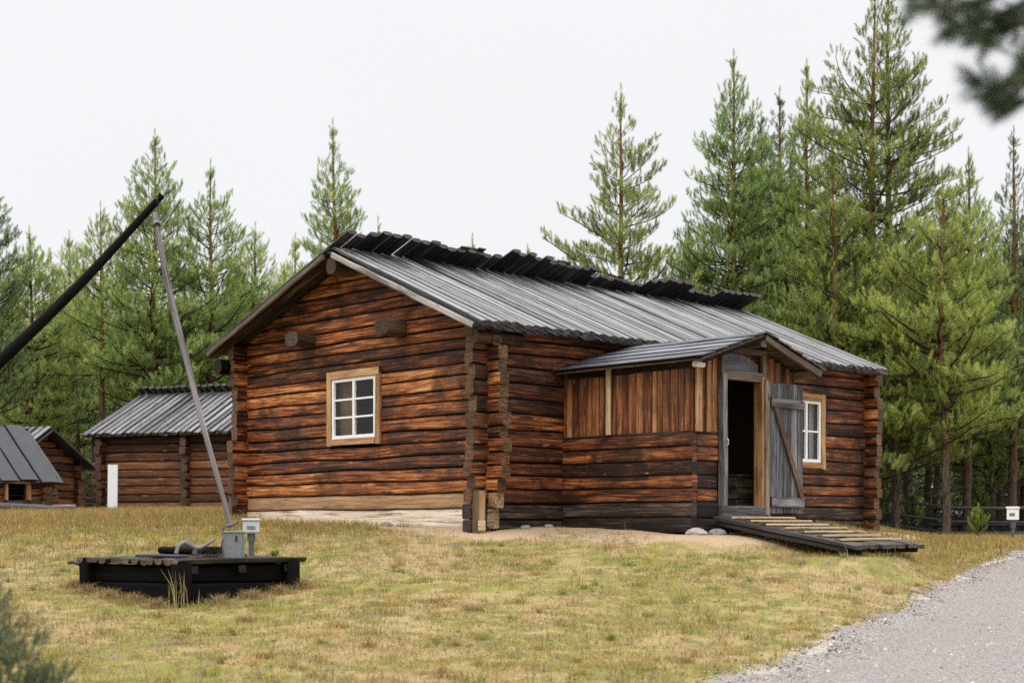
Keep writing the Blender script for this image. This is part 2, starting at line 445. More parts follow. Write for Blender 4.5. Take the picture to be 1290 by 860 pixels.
def ground_mat():
    n = NT('dry lawn and sand')
    P = n.node('ShaderNodeNewGeometry').outputs['Position']
    a = n.noise(P, .55, 5, .6); b = n.noise(P, 3.2, 6, .65); c = n.noise(P, 38, 4, .7)
    straw = n.mix(c, (.12, .085, .038), (.50, .38, .18))
    green = n.mix(c, (.09, .09, .02), (.30, .28, .07))
    soil = n.mix(c, (.07, .05, .042), (.34, .255, .20))
    col = n.mix(n.maprange(n.math('ADD', a, n.math('MULTIPLY', n.math('SUBTRACT', b, .5), 1.3)), .44, .58), straw, green)
    col = n.mix(n.maprange(n.math('ADD', b, n.math('MULTIPLY', n.math('SUBTRACT', c, .5), .5)), .56, .68), col, soil)
    sx, fx, px = n.sep(n.attr('gc'))        # sand by the house, forest floor, gravel spill
    sand = n.mix(n.noise(P, 60, 4, .7), (.22, .15, .088), (.58, .43, .275))
    sm = n.maprange(n.math('ADD', sx, n.math('MULTIPLY', n.math('SUBTRACT', b, .5), .9)), .42, .62)
    col = n.mix(sm, col, sand)
    moss = n.mix(c, (.025, .022, .012), (.10, .085, .035))
    col = n.mix(n.maprange(n.math('ADD', fx, n.math('MULTIPLY', n.math('SUBTRACT', b, .5), .6)), .4, .7), col, moss)
    grav = n.mix(c, (.20, .17, .14), (.52, .46, .40))
    col = n.mix(n.maprange(n.math('ADD', px, n.math('MULTIPLY', n.math('SUBTRACT', c, .5), 1.3)), .5, .7), col, grav)
    return n.surf(col, .92, .12, n.bump(n.math('ADD', c, b), .5, .03))


M['ground'] = ground_mat()


def path_mat():
    n = NT('pale gravel')
    P = n.node('ShaderNodeNewGeometry').outputs['Position']
    a = n.noise(P, .6, 4, .6); b = n.noise(P, 9, 4, .6); c = n.noise(P, 70, 3, .7)
    v = n.voro(P, 55.0)
    col = n.mix(c, (.14, .113, .094), (.43, .37, .312))
    col = n.mix(n.maprange(n.noise(P, 34, 3, .75), .57, .64), col, (.10, .078, .066))
    col = n.mix(.3, col, v[1], 'SOFT_LIGHT')
    hs = n.node('ShaderNodeHueSaturation'); hs.inputs['Saturation'].default_value = .55; n.link(col, hs.inputs['Color'])
    col = n.mix(n.maprange(n.math('ADD', a, n.math('MULTIPLY', b, .4)), .68, 1.0), hs.outputs[0], (.26, .19, .14))
    return n.surf(col, .88, .2, n.bump(n.math('ADD', c, n.math('MULTIPLY', v[0], 1.5)), .7, .02))


M['path'] = path_mat()
# ------------------------------------------------------------------ the lie of the land
YL = [-40, 0, 8, 11.4, 16, 19, 20.5, 21.5, 25, 30, 38, 60, 300]
ZL = [-1.4, -1.32, -1.25, -1.2, -.80, -.42, -.15, -.05, .03, .12, .27, .4, .6]
YR = [-40, 0, 11.4, 14.2, 16.9, 20.7, 22.8, 30, 40, 60, 300]
ZR = [-1.4, -1.34, -1.2, -1.05, -.82, -.56, -.38, -.33, -.32, -.25, .3]
C0 = V(-.343, 21.0)
LD, GD = V(.731, .682), V(-.682, .731)
LD = LD / np.linalg.norm(LD); GD = V(-LD[1], LD[0])
WID, LEN, RT = 6.2, 9.35, 3.08           # gable width, length, ridge position
PS0, PS1, PT = 1.47, 3.80, -2.45         # the porch along the long wall


def H(s, t, z=0.0):
    p = C0 + LD * s + GD * t
    return V(p[0], p[1], z)


L3, G3, Z3 = V(LD[0], LD[1], 0), V(GD[0], GD[1], 0), V(0, 0, 1)


def house_st(X, Y):
    dx, dy = X - C0[0], Y - C0[1]
    return dx * LD[0] + dy * LD[1], dx * GD[0] + dy * GD[1]


def boxdist(s, t, s0, s1, t0, t1):
    a = np.maximum(np.maximum(s0 - s, s - s1), 0); b = np.maximum(np.maximum(t0 - t, t - t1), 0)
    return np.hypot(a, b)


def house_dist(X, Y):
    s, t = house_st(X, Y)
    return np.minimum(boxdist(s, t, 0, LEN, 0, WID), boxdist(s, t, PS0, PS1, PT, 0))


def ground_z(X, Y):
    X = np.asarray(X, float); Y = np.asarray(Y, float)
    zl = np.interp(Y, YL, ZL); zr = np.interp(Y, YR, ZR)
    w = sstep(.185, .285, X / np.maximum(Y, 4))
    z = zl * (1 - w) + zr * w
    z = z + (fbm(X * .5, Y * .5, 3) - .5) * .10 + (fbm(X * 2.1 + 9, Y * 2.1, 3) - .5) * .035
    d = house_dist(X, Y)
    k = sstep(1.5, .1, d)
    z = z * (1 - k) + np.clip(z, -.14, -.04) * k
    s_, t_ = house_st(X, Y)                     # the bank that carries the foot of the ramp
    k = sstep(1.1, .2, boxdist(s_, t_, PS0 + .2, PS0 + 2.0, PT - 2.5, PT - 1.9))
    on = k > 0
    if np.any(on):
        k = np.array(k); k[on] = k[on] * sstep(-.25, -.9, path_side(X[on], Y[on]))
    z = np.maximum(z, z * (1 - k) - .405 * k)
    return z


EDGE = np.array([(.3, 5), (.85, 8), (1.59, 11.4), (2.15, 12.2), (3.27, 14.2), (4.14, 15.9), (5.23, 18.2), (6.3, 20.5), (7.3, 22.1), (8.7, 23.3), (11, 24.3), (16, 25.4), (24, 26.2)], float)
EDGE2 = np.array([(4.6, 2), (5.4, 6), (6.4, 10), (7.6, 13), (9.2, 16), (11, 18.4), (13, 20), (15, 21), (18, 21.8), (22, 22.4), (28, 22.8)], float)


def polyline(P, u):
    d = np.concatenate([[0], np.cumsum(np.linalg.norm(np.diff(P, axis=0), axis=1))]); d /= d[-1]
    return np.stack([np.interp(u, d, P[:, 0]), np.interp(u, d, P[:, 1])], -1)


_u = np.linspace(0, 1, 400)
_pe, _pe2 = polyline(EDGE, _u), polyline(EDGE2, _u)


def path_side(X, Y):
    """distance to the lawn edge of the path, positive on the gravel"""
    X = np.asarray(X, float); Y = np.asarray(Y, float); sh = X.shape
    p = np.stack([X.ravel(), Y.ravel()], -1)
    out = np.empty(len(p))
    for i in range(0, len(p), 20000):
        q = p[i:i + 20000]
        d = np.hypot(q[:, None, 0] - _pe[None, ::3, 0], q[:, None, 1] - _pe[None, ::3, 1])
        k = d.argmin(1) * 3
        tn = _pe[np.minimum(k + 3, 399)] - _pe[np.maximum(k - 3, 0)]
        sd = tn[:, 1] * (q[:, 0] - _pe[k, 0]) - tn[:, 0] * (q[:, 1] - _pe[k, 1])
        out[i:i + 20000] = np.sign(sd) * d.min(1)
    return out.reshape(sh)


def axis(a, b, fine, lo, hi):
    x = list(np.arange(a, b + 1e-6, fine)); d = fine; v = b
    while v < hi: d *= 1.22; v += d; x.append(v)
    d = fine; v = a
    while v > lo: d *= 1.22; v -= d; x.insert(0, v)
    return np.array(x)


def grid_faces(ny, nx):
    i = np.arange(ny - 1)[:, None]; j = np.arange(nx - 1)[None]
    a = i * nx + j
    return np.stack([a, a + 1, a + nx + 1, a + nx], -1).reshape(-1, 4)


mb = MB()
xs, ys = axis(-13, 14, .14, -400, 400), axis(8, 32, .14, -60, 600)
X, Y = np.meshgrid(xs, ys)
Z = ground_z(X, Y)
Z = Z - .05 * sstep(.25, .6, path_side(X, Y)) * (X < 20)
d = house_dist(X, Y)
sand = sstep(1.5, .5, d + (fbm(X * 1.3, Y * 1.3) - .5) * 1.1)
forest = sstep(44, 50, Y + (fbm(X * .2, Y * .2) - .5) * 8)
forest = np.maximum(forest, sstep(36, 40, Y + (fbm(X * .4, Y * .4) - .5) * 3) * sstep(.2, .25, X / np.maximum(Y, 1)))
pth = sstep(-.55, .15, path_side(X, Y)) * .9 * (Y > -5)
mb.add(np.stack([X, Y, Z], -1), grid_faces(*X.shape), True, np.stack([sand, forest, pth], -1).reshape(-1, 3))
tag(mb.build('ground', M['ground']), 'rough dry lawn sloping up to the log house', None, None, 'structure')

mb = MB()
nu, nv = 420, 70
u = np.linspace(0, 1, nu); v = np.linspace(0, 1, nv) ** 1.5
A, B = polyline(EDGE, u), polyline(EDGE2, u)
tn = np.gradient(A, axis=0); tn /= np.linalg.norm(tn, axis=1, keepdims=True); nm = np.stack([-tn[:, 1], tn[:, 0]], -1)
A = A + nm * ((fbm(u * 60, u * 0 + 3, 5) - .5) * .9 + (RNG.random(nu) - .5) * .10)[:, None]
Pxy = A[:, None] * (1 - v)[None, :, None] + B[:, None] * v[None, :, None]
Zp = ground_z(Pxy[..., 0], Pxy[..., 1]) - .05 * sstep(.25, .6, path_side(Pxy[..., 0], Pxy[..., 1])) + .008 + .012 * sstep(0, .1, v)[None]
f = grid_faces(nu, nv)
mb.add(np.concatenate([Pxy, Zp[..., None]], -1), f[:, ::-1], True)
tag(mb.build('gravel_path', M['path']), 'pale gravel path curving past the house', None, None, 'structure')


def gz(x, y):
    return float(ground_z(np.array([x]), np.array([y]))[0])


# ------------------------------------------------------------------ log walls
def logprof(a, b, n=20, p=6.0):
    t = (np.arange(n) + .5) * 2 * pi / n
    c, s = np.cos(t), np.sin(t)
    return np.stack([a * np.sign(c) * np.abs(c) ** (2 / p), -b * np.sign(s) * np.abs(s) ** (2 / p)], -1)


LP = logprof(1, 1)


def rows_from(z0, z1, h=.2, var=.03):
    r = [z0]
    while r[-1] < z1: r.append(r[-1] + h + random.uniform(-var, var))
    return r


def log_wall(sel, O, D, N, rows, xr, ext=(0, 0), openings=(), th=.17, step=.3, wav=.0075, extfun=None, clamp=None, flush=False):
    """courses of hewn logs; sel(row, z) gives the mesh builder each one goes to"""
    O = np.asarray(O, float); ph = [random.random() * 100 for _ in rows]
    seam = lambda i, x: (vnoise(x * .8 + ph[i], x * 0 + i) - .5) * 4 * wav + (vnoise(x * 3.1 + ph[i], x * 0 + 7) - .5) * wav
    for i in range(len(rows) - 1):
        z0, z1 = rows[i], rows[i + 1]; zm = (z0 + z1) / 2
        lim = xr(zm)
        if lim is None: continue
        e0, e1 = ext if extfun is None else extfun(zm)
        a = lim[0] - (e0 + random.uniform(-.055, .065) if e0 else 0); b = lim[1] + (e1 + random.uniform(-.055, .065) if e1 else 0)
        segs = [(a, b)]
        for (x0, x1, oz0, oz1) in openings:
            if min(z1, oz1) - max(z0, oz0) > .35 * (z1 - z0):
                segs = [q for (p0, p1) in segs for q in ((p0, min(p1, x0)), (max(p0, x1), p1)) if q[1] - q[0] > .02]
        rid = random.random(); off = random.random() * 60; out = random.uniform(-.012, .012)
        for (p0, p1) in segs:
            m = max(2, int((p1 - p0) / step) + 1)
            x = np.linspace(p0, p1, m)
            lo = z0 + seam(i, x); hi = z1 + seam(i + 1, x)
            hh = (hi - lo) / 2 - random.uniform(.001, .005); zc = (hi + lo) / 2
            face = out + (vnoise(x * 1.7 + ph[i], x * 0 + 3) - .5) * .016
            P = O[None] + np.asarray(D)[None] * x[:, None] + Z3[None] * zc[:, None] + np.asarray(N)[None] * (face - th / 2)[:, None]
            prof = LP[None] * np.stack([np.full(m, th / 2), hh], -1)[:, None, :]
            gvs = np.broadcast_to(LP[None, :, 1], (m, len(LP)))
            prof = prof * (1 + .035 * (RNG.random((1, len(LP), 1)) - .5))
            tgt = sel(i, zm); k0 = len(tgt.v)
            sweep(tgt, P, N, Z3, prof, True, True, rid, gvs, off + p0)
            if flush:
                tgt.gv[k0 + 1] = tgt.gv[k0 + 2] = np.full(len(LP), .4)
            if clamp is not None:
                for q in range(k0, len(tgt.v)):
                    vv = tgt.v[q]; dx = (vv - O) @ np.asarray(D); a_, b_ = clamp(vv[:, 2]); nx = np.clip(dx, a_, b_)
                    tgt.v[q] = vv + np.asarray(D)[None] * (nx - dx)[:, None]


def vplanks(mb, O, D, N, x0, x1, z0, ztop, w=.12, th=.024, var=.03, light=None, lightp=0.0):
    x = x0
    while x < x1 - .02:
        ww = min(w + random.uniform(-var, var), x1 - x)
        if x1 - x - ww < .05: ww = x1 - x
        xm = x + ww / 2
        b = light if (light is not None and random.random() < lightp) else mb
        zt = ztop(xm)
        p = np.asarray(O) + np.asarray(D) * xm + np.asarray(N) * (th / 2 + random.uniform(0, .005))
        plank(b, p + Z3 * (z0 + random.uniform(-.006, .006)), p + Z3 * zt, D, ww - .004, th, .005, 3, .004)
        x += ww


def window(parent, O, D, N, x0, x1, z0, z1, nc, nr, tw=.12, wt=.05, sw=.055, mat_trim='trim', curtain=None, trim_top=True):
    """casing boards on the wall face, a white sash with bars and its panes"""
    O = np.asarray(O); pt = lambda x, z, n: O + D * x + N * n + Z3 * z
    fr = MB()
    plank(fr, pt(x0 - tw / 2, z0 - tw * .9, .018), pt(x0 - tw / 2, z1 + tw * .2, .018), D, tw, .05, .006, 3, .006)
    plank(fr, pt(x1 + tw / 2, z0 - tw * .9, .019), pt(x1 + tw / 2, z1 + tw, .019), D, tw, .052, .006, 3, .006)
    plank(fr, pt(x0 - tw, z1 + tw / 2, .024), pt(x1 - .002, z1 + tw / 2, .024), Z3, tw, .055, .006, 3, .004)
    plank(fr, pt(x0 + .002, z0 - tw / 2 + .01, .022), pt(x1 - .002, z0 - tw / 2 + .01, .022), Z3, tw * .85, .06, .006, 3, .004)
    root = fr.build('window', M[mat_trim], parent)
    s = MB(); dn = .0
    for (xa, xb) in ((x0, x0 + sw), (x1 - sw, x1)):
        plank(s, pt((xa + xb) / 2, z0, dn), pt((xa + xb) / 2, z1, dn), D, sw, .05, .005, 1)
    for (za, zb) in ((z0, z0 + sw), (z1 - sw, z1)):
        plank(s, pt(x0 + sw, (za + zb) / 2, dn - .001), pt(x1 - sw, (za + zb) / 2, dn - .001), Z3, sw, .048, .005, 1)
    for k in range(1, nc):
        x = x0 + sw + (x1 - x0 - 2 * sw) * k / nc; ww = .05 if nc == 2 else .03
        plank(s, pt(x, z0 + sw, dn + .001), pt(x, z1 - sw, dn + .001), D, ww, .046, .004, 1)
    for k in range(1, nr):
        z = z0 + sw + (z1 - z0 - 2 * sw) * k / nr
        plank(s, pt(x0 + sw, z, dn - .003), pt(x1 - sw, z, dn - .003), Z3, .03, .036, .004, 1)
    s.build('sash', M['white'], root)
    g = MB()
    q = [pt(x0 + .02, z0 + .02, -.012), pt(x1 - .02, z0 + .02, -.012), pt(x1 - .02, z1 - .02, -.012), pt(x0 + .02, z1 - .02, -.012)]
    g.add(q, [[0, 1, 2, 3]]); g.build('pane', M['glass'], root)
    for (a, b, mt) in (curtain or ()):
        c = MB(); n = 24; k = np.linspace(a, b, n)
        wv = -.16 + .025 * np.sin(k * 70) + .008 * np.sin(k * 31)
        top = np.array([pt(x, z1 + .03, w_) for x, w_ in zip(k, wv)]); bot = np.array([pt(x, z0 - .03, w_ * 1.0) for x, w_ in zip(k, wv)])
        c.add(np.concatenate([top, bot]), [[i, i + 1, n + i + 1, n + i] for i in range(n - 1)], True); c.build('curtain', M[mt], root)
    return root


def board_roof(mb, under, O, along, down, length, x0, x1, bw=.165, arch=.036, base=.02, up=None, jit=.03, mat_r=None, under_drop=.045, bare=False, fill=.42):
    """split half-round boards laid down the slope over a lower layer that shows in the grooves"""
    O = np.asarray(O, float); along = unit(along); down = unit(down); N = unit(np.cross(along, down)); N = N if N[2] > 0 else -N
    k = np.array([-1, -.985, -.93, -.75, -.4, 0, .4, .75, .93, .985, 1])
    n = int(round((x1 - x0) / bw)); w = (x1 - x0) / n
    for i in range(n):
        hw = w * random.uniform(fill - .04, fill + .03); ar = arch * random.uniform(.7, 1.25)
        top = np.stack([k * hw, ar * np.maximum(0, 1 - np.abs(k) ** 8) ** .5 + .008 * (1 - k ** 2) + .003], -1)
        bot = np.stack([k[::-1] * hw * .96, -base * (.35 + .9 * (1 - np.abs(k) ** 3))], -1)
        prof = np.concatenate([top, bot])
        xm = x0 + w * (i + .5) + random.uniform(-.008, .008)
        e = random.uniform(-jit, jit); u0 = -(up(xm) if up is not None else random.uniform(0, .02))
        m = 6; d = np.linspace(u0, length + e, m)
        lift = random.uniform(0, .012) + (RNG.random(m) - .5) * .006
        side = (RNG.random(m) - .5) * .012
        P = O + along * (xm + side)[:, None] + down * d[:, None] + N * lift[:, None]
        sweep(mb, P, along, N, prof, True, True, None, np.concatenate([np.where(np.abs(k) > .9, 1.1, k * .55), k[::-1]]))  # board sides get the dark edge tone: wet black with their shade painted in
    m2 = n + 1
    for i in range(m2):
        xm = x0 + w * i; xm = min(max(xm, x0 + .05), x1 - .05)
        plank(under, O + along * xm - N * under_drop + down * .01, O + along * xm - N * under_drop + down * (length + random.uniform(-jit, jit) - .03), along, w * .8, .022, .004, 2, .004)
    # closed soffit boarding, so no daylight comes between the boards
    if not bare:
        c = O + along * ((x0 + x1) / 2) - N * (under_drop + .03)
        plank(under, c + down * .02, c + down * (length - .1), along, x1 - x0 - .02, .02, .004, 1)


# ------------------------------------------------------------------ the log house
house = thing('log_house', 'large weathered log house with white framed windows and an open boarded porch', 'house')
ZR_, ZE_F, TE_F, ZE_B, TE_B = 4.20, 2.74, -.35, 2.90, 6.62
SLF = (ZR_ - ZE_F) / (RT - TE_F); SLB = (ZR_ - ZE_B) / (TE_B - RT)


def roofz(t):
    return ZR_ - (RT - t) * SLF if t < RT else ZR_ - (t - RT) * SLB


def gable_clamp(z):
    zz = z + .075
    lo = RT - (ZR_ - zz) / SLF; hi = RT + (ZR_ - zz) / SLB
    lo = np.where(zz < roofz(0), -9, lo); hi = np.where(zz < roofz(WID), 99, hi)
    return np.minimum(lo, RT - .01), np.maximum(hi, RT + .01)


def gable_lim(z):
    zz = z - .02
    a = 0.0 if zz < roofz(0) else RT - (ZR_ - zz) / SLF
    b = WID if zz < roofz(WID) else RT + (ZR_ - zz) / SLB
    return (a, b) if b - a > .45 else None


# gable wall: two new pale courses at the foot, then old brown logs to the apex
dk, pl, wn = MB(), MB(), MB()
rows = [-.06, .215, .445] + rows_from(.445 + .19, 4.3, .195, .03)
WG = (2.47, 3.64, 1.30, 2.28)
log_wall(lambda i, z: pl if i == 0 else wn if i == 1 else dk, H(0, 0), G3, -L3, rows, gable_lim, openings=[(WG[0], WG[1], WG[2], WG[3])], clamp=gable_clamp,
         extfun=lambda z: (.08, .2) if z < .44 else ((.27 if z < 2.45 else .12) if z < 2.75 else 0, .26 if z < 2.75 else 0))
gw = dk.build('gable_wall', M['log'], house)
pl.build('sill_log', M['log_pale'], gw)['label'] = 'pale new sill log at the foot of the gable'
wn.build('sill_log', M['log_worn'], gw)['label'] = 'worn grey brown log above the pale sill log'

# long front wall: charred courses at the foot
dk, bk = MB(), MB()
rowsF = [-.14, .07, .29] + rows_from(.29 + .2, 2.9, .205, .03)
WF = (6.98, 7.84, 1.05, 2.16)
log_wall(lambda i, z: bk if z < .27 else dk, H(0, 0), L3, -G3, rowsF, lambda z: (0, LEN) if z < 2.83 else None, ext=(.26, .2),
         openings=[WF, (2.3, 3.15, .2, 1.95)])
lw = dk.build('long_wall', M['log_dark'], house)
bk.build('sill_log', M['log_black'], lw)['label'] = 'charred black sill log of the long wall'
dk = MB()
log_wall(lambda i, z: dk, H(0, WID), L3, G3, rows_from(-.1, 2.8, .22, .02), lambda z: (0, LEN), ext=(.24, .2), step=.8)
dk.build('back_wall', M['log'], house)
dk = MB()
log_wall(lambda i, z: dk, H(LEN, 0), G3, L3, rows_from(-.12, 4.3, .2, .03), gable_lim, step=.6, clamp=gable_clamp, extfun=lambda z: (.24 if z < 2.75 else 0, .2 if z < 2.75 else 0))
dk.build('gable_wall', M['log'], house)
# short pale foot posts under the two front corners
for (s, t) in ((-.20, -.02), (-.12, WID + .02)):
    m_ = MB()
    plank(m_, H(s, t, -.3), H(s, t, .46), L3, .15, .20, .02, 3, .01)
    m_.build('corner_post', M['log_worn'], house)
m_ = MB(); box(m_, H(-.24, -.13, -.02), L3, G3, Z3, .14, .04, .14); m_.build('corner_block', M['plank_light'], house)
m_ = MB(); box(m_, H(5, 3, .12), L3, G3, Z3, LEN - .4, WID - .4, .04)
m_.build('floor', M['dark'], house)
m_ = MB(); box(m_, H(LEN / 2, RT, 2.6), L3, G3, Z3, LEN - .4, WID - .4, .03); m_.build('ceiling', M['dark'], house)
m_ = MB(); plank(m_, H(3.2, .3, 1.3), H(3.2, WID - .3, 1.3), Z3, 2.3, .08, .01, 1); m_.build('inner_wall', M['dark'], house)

# roof
S0, S1 = -.45, 9.52
dF = unit(H(0, TE_F, ZE_F) - H(0, RT, ZR_)); lF = np.linalg.norm(H(0, TE_F, ZE_F) - H(0, RT, ZR_))
dB = unit(H(0, TE_B, ZE_B) - H(0, RT, ZR_)); lB = np.linalg.norm(H(0, TE_B, ZE_B) - H(0, RT, ZR_))
a_, b_ = MB(), MB()
board_roof(a_, b_, H(0, RT, ZR_), L3, dF, lF, S0, S1, .19, arch=.034, jit=.045, fill=.35, under_drop=.07)
rf = a_.build('roof', M['roof'], house)
b_.build('soffit', M['roof_dark'], rf)
gl = []
x = S0 - .2
while x < S1 + .5:
    w = random.choice([.5, .7, .85, 1.1, 1.4]); gl.append((x, x + w, random.choice([.36, .46, .55, .62, .7]))); x += w


def comb(x):
    base = next(h for a, b, h in gl if a <= x <= b or b > S1)
    return max(.3, base * (1 - .025 * max(0, x)) + random.uniform(-.05, .05))


a_, b_ = MB(), MB()
board_roof(a_, b_, H(0, RT, ZR_ + .03), L3, dB, lB, S0, S1, .2, .022, .03, up=comb, fill=.47, jit=.05)
rb = a_.build('roof', M['roof_dark'], house)
rb['label'] = 'black rear roof slope whose board ends jut past the ridge'
b_.build('soffit', M['roof_dark'], rb)
for i in range(4):                                          # a few loose boards lying over the ridge
    x = S0 + 2.6 + i * 1.9 + random.uniform(-.3, .3); up = comb(x) + random.uniform(.0, .09)
    N = unit(np.cross(dB, L3)); N = N if N[2] > 0 else -N
    p = H(x, RT, ZR_ + .05) + N * .035; m_ = MB()
    for q in range(random.choice((1, 2, 3))):
        plank(m_, p + L3 * q * .17 - dB * (up + random.uniform(-.04, .04)), p + L3 * q * .17 + dB * 1.2 + L3 * random.uniform(-.1, .1), L3, .16, .022, .006, 3, .008)
    m_.build('ridge_board', M['roof_dark'], house)
# rake boards on the near gable
for (dd, ln, mt, lab) in ((dF, lF, 'rake', 'bleached rake board along the right gable slope'), (dB, lB, 'greybrown', 'dark rake board along the left gable slope')):
    m_ = MB()
    plank(m_, H(S0 - .03, RT, ZR_ - .085) + dd * .12, H(S0 - .03, RT, ZR_ - .085) + dd * (ln - .1), Z3, .085, .05, .012, 8, .014)
    m_.build('rake_board', M[mt], house)['label'] = lab
    m_ = MB()
    plank(m_, H(S0 + .1, RT, ZR_ - .12) + dd * .1, H(S0 + .1, RT, ZR_ - .12) + dd * (ln - .1), L3, .17, .03, .01, 4, .008)
    m_.build('rake_lining', M['log_black'], house)
for (t, z, r, s) in ((RT, 3.93, .13, -.43), (WID + .06, 2.64, .125, -.44), (.0, 2.60, .10, -.26)):
    m_ = MB(); k = np.linspace(0, 1, 5)
    tube(m_, np.array([H(s + q * (.9), t, z) for q in k]), r * (1 + .06 * np.sin(k * 9)), 14, rough=.06); m_.build('purlin_end', M['beam'] if t < 6 else M['black'], house)
for (t, z) in ((4.22, 2.93), (1.92, 2.90)):
    m_ = MB(); k = np.linspace(0, 1, 5)
    P = np.array([H(-.36 + q * .8, t, z) for q in k])
    sweep(m_, P, G3, Z3, logprof(.17, .115, 16, 2.6)[None] * (1 + .05 * RNG.random((5, 16, 1))), True, True)
    m_.build('beam_end', M['beam'], house)

window(house, H(0, 0), G3, -L3, WG[0] + .03, WG[1] - .03, WG[2] + .02, WG[3] - .02, 2, 3, .115, curtain=[(WG[1] - .42, WG[1], 'curtain')])
window(house, H(0, 0), L3, -G3, WF[0] + .02, WF[1] - .02, WF[2] + .02, WF[3] - .02, 2, 2, .12, curtain=[(WF[1] - .3, WF[1] - .12, 'curtain'), (WF[1] - .12, WF[1], 'curtain_white')])

# porch
PZ0, PZM, PZR, PZE = -.12, 1.24, 2.64, 2.20
PE = 1.165
PSL = (PZR - PZE) / (PE + .22)
pz = lambda e: PZR - abs(e - PE) * PSL - .09
PO = H(PS0, PT)
PW, PD = PS1 - PS0, -PT
DE = (.60, 1.50, .24, 2.0)                                  # the doorway
rowsP = [PZ0, .09, .30, .49, .67, .86, 1.05, 1.24]
for (nm, O, D, N, ln, ops) in (('porch_side_wall', PO, G3, -L3, PD, ()), ('porch_front_wall', PO, L3, -G3, PW, [(DE[0] - .05, DE[1] + .05, .16, 2.3)]), ('porch_side_wall', H(PS1, PT), G3, L3, PD, ())):
    dk, bk, up, lt = MB(), MB(), MB(), MB()
    log_wall(lambda i, z: bk if z < .28 else dk, O, D, N, rowsP, lambda z: (.0 if nm == 'porch_side_wall' else .123, ln if nm == 'porch_side_wall' else ln - .123), openings=ops, wav=.005, th=.12, flush=True)
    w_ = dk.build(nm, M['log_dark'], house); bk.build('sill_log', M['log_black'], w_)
    side = nm == 'porch_side_wall'
    zt = (lambda x: PZE + .0) if side else pz
    rng_ = [(0, ln)] if side else [(0, DE[0] - .02), (DE[1] + .02, ln)]
    for (a, b) in rng_: vplanks(up, O - N * .05, D, N, a, b, PZM + .005, zt, .125, light=None)
    if not side: vplanks(up, O - N * .05, D, N, DE[0] - .02, DE[1] + .02, 2.27, pz, .12)
    up.build('weatherboard', M['plank_red'], w_)
    # a sill strip where the boards meet the logs, and inner boarding
    for (a, b) in rng_:
        st = MB(); plank(st, O + D * (a + .003) + N * -.022 + Z3 * (PZM + .0), O + D * (b - .003) + N * -.022 + Z3 * PZM, Z3, .035, .05, .006, 2, .004)
        st.build('drip_strip', M['log_black'], w_)
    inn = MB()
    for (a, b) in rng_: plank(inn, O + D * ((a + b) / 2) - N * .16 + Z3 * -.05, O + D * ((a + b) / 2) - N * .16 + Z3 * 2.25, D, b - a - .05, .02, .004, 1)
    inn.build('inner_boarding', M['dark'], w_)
m_ = MB()
plank(m_, PO + G3 * 1.5 - L3 * .022 + Z3 * 1.26, PO + G3 * 1.5 - L3 * .022 + Z3 * 2.24, G3, .085, .03, .005, 2)
m_.build('batten', M['plank_light'], house)['label'] = 'pale vertical batten on the porch side boards'
m_ = MB()
plank(m_, PO + L3 * .13 - G3 * .02 + Z3 * 1.25, PO + L3 * .13 - G3 * .02 + Z3 * 2.22, L3, .13, .03, .005, 2)
m_.build('batten', M['trim'], house)
m_ = MB()
plank(m_, PO + L3 * .34 - G3 * .015 + Z3 * 1.25, PO + L3 * .34 - G3 * .015 + Z3 * 2.25, L3, .07, .03, .005, 2)
m_.build('batten', M['trim'], house)
# porch roof: courses of felted boards laid level, each lapping the one below
for sg in (-1, 1):
    m_, u_ = MB(), MB()
    e1 = PE + sg * (PE + .22)
    A0, B0 = H(PS0 + PE, PT - .36, PZR), H(PS0 + e1, PT - .36, PZE)
    dn = unit(B0 - A0); ln = np.linalg.norm(B0 - A0); N = unit(np.cross(dn, G3)); N = N if N[2] > 0 else -N
    nb = 5; wb = ln / nb + .025
    for k in range(nb):
        c = A0 + dn * (ln / nb * (k + .5)) + N * (.012 + .0)
        tilt = unit(dn + N * .06)
        plank(m_, c, c + G3 * (PD + .33), tilt, wb, .022, .006, 6, .008)
    m_.build('porch_roof', M['felt'], house)
    c = A0 + dn * (ln / 2) - N * .035
    plank(u_, c + G3 * .03, c + G3 * (PD + .3), dn, ln - .06, .03, .006, 2); u_.build('porch_soffit', M['greybrown'], house)
    m_ = MB()
    plank(m_, A0 - N * .075 + dn * .04 + G3 * .035, B0 - N * .075 - dn * .06 + G3 * .035, N, .10 if sg > 0 else .04, .05, .01, 5, .006)
    m_.build('porch_rake', M['greybrown'] if sg > 0 else M['black'], house)
    m_ = MB()
    plank(m_, H(PS0 + e1 - sg * (.2 if sg > 0 else .31), PT - (.30 if sg > 0 else .02), PZE - .06), H(PS0 + e1 - sg * (.2 if sg > 0 else .31), -.1, PZE - .06), Z3, .12, .14, .02, 3, .01)
    m_.build('porch_plate', M['greybrown'] if sg > 0 else M['log_black'], house)
m_ = MB(); plank(m_, H(PS0 + PE, PT - .32, PZR - .13), H(PS0 + PE, 0, PZR - .13), Z3, .13, .12, .02, 3, .01); m_.build('porch_ridge_beam', M['greybrown'], house)
m_ = MB(); box(m_, H(PS0 + PW / 2, PT / 2 - .05, .14), L3, G3, Z3, PW - .3, PD - .2, .1); m_.build('porch_floor', M['greybrown'], house)

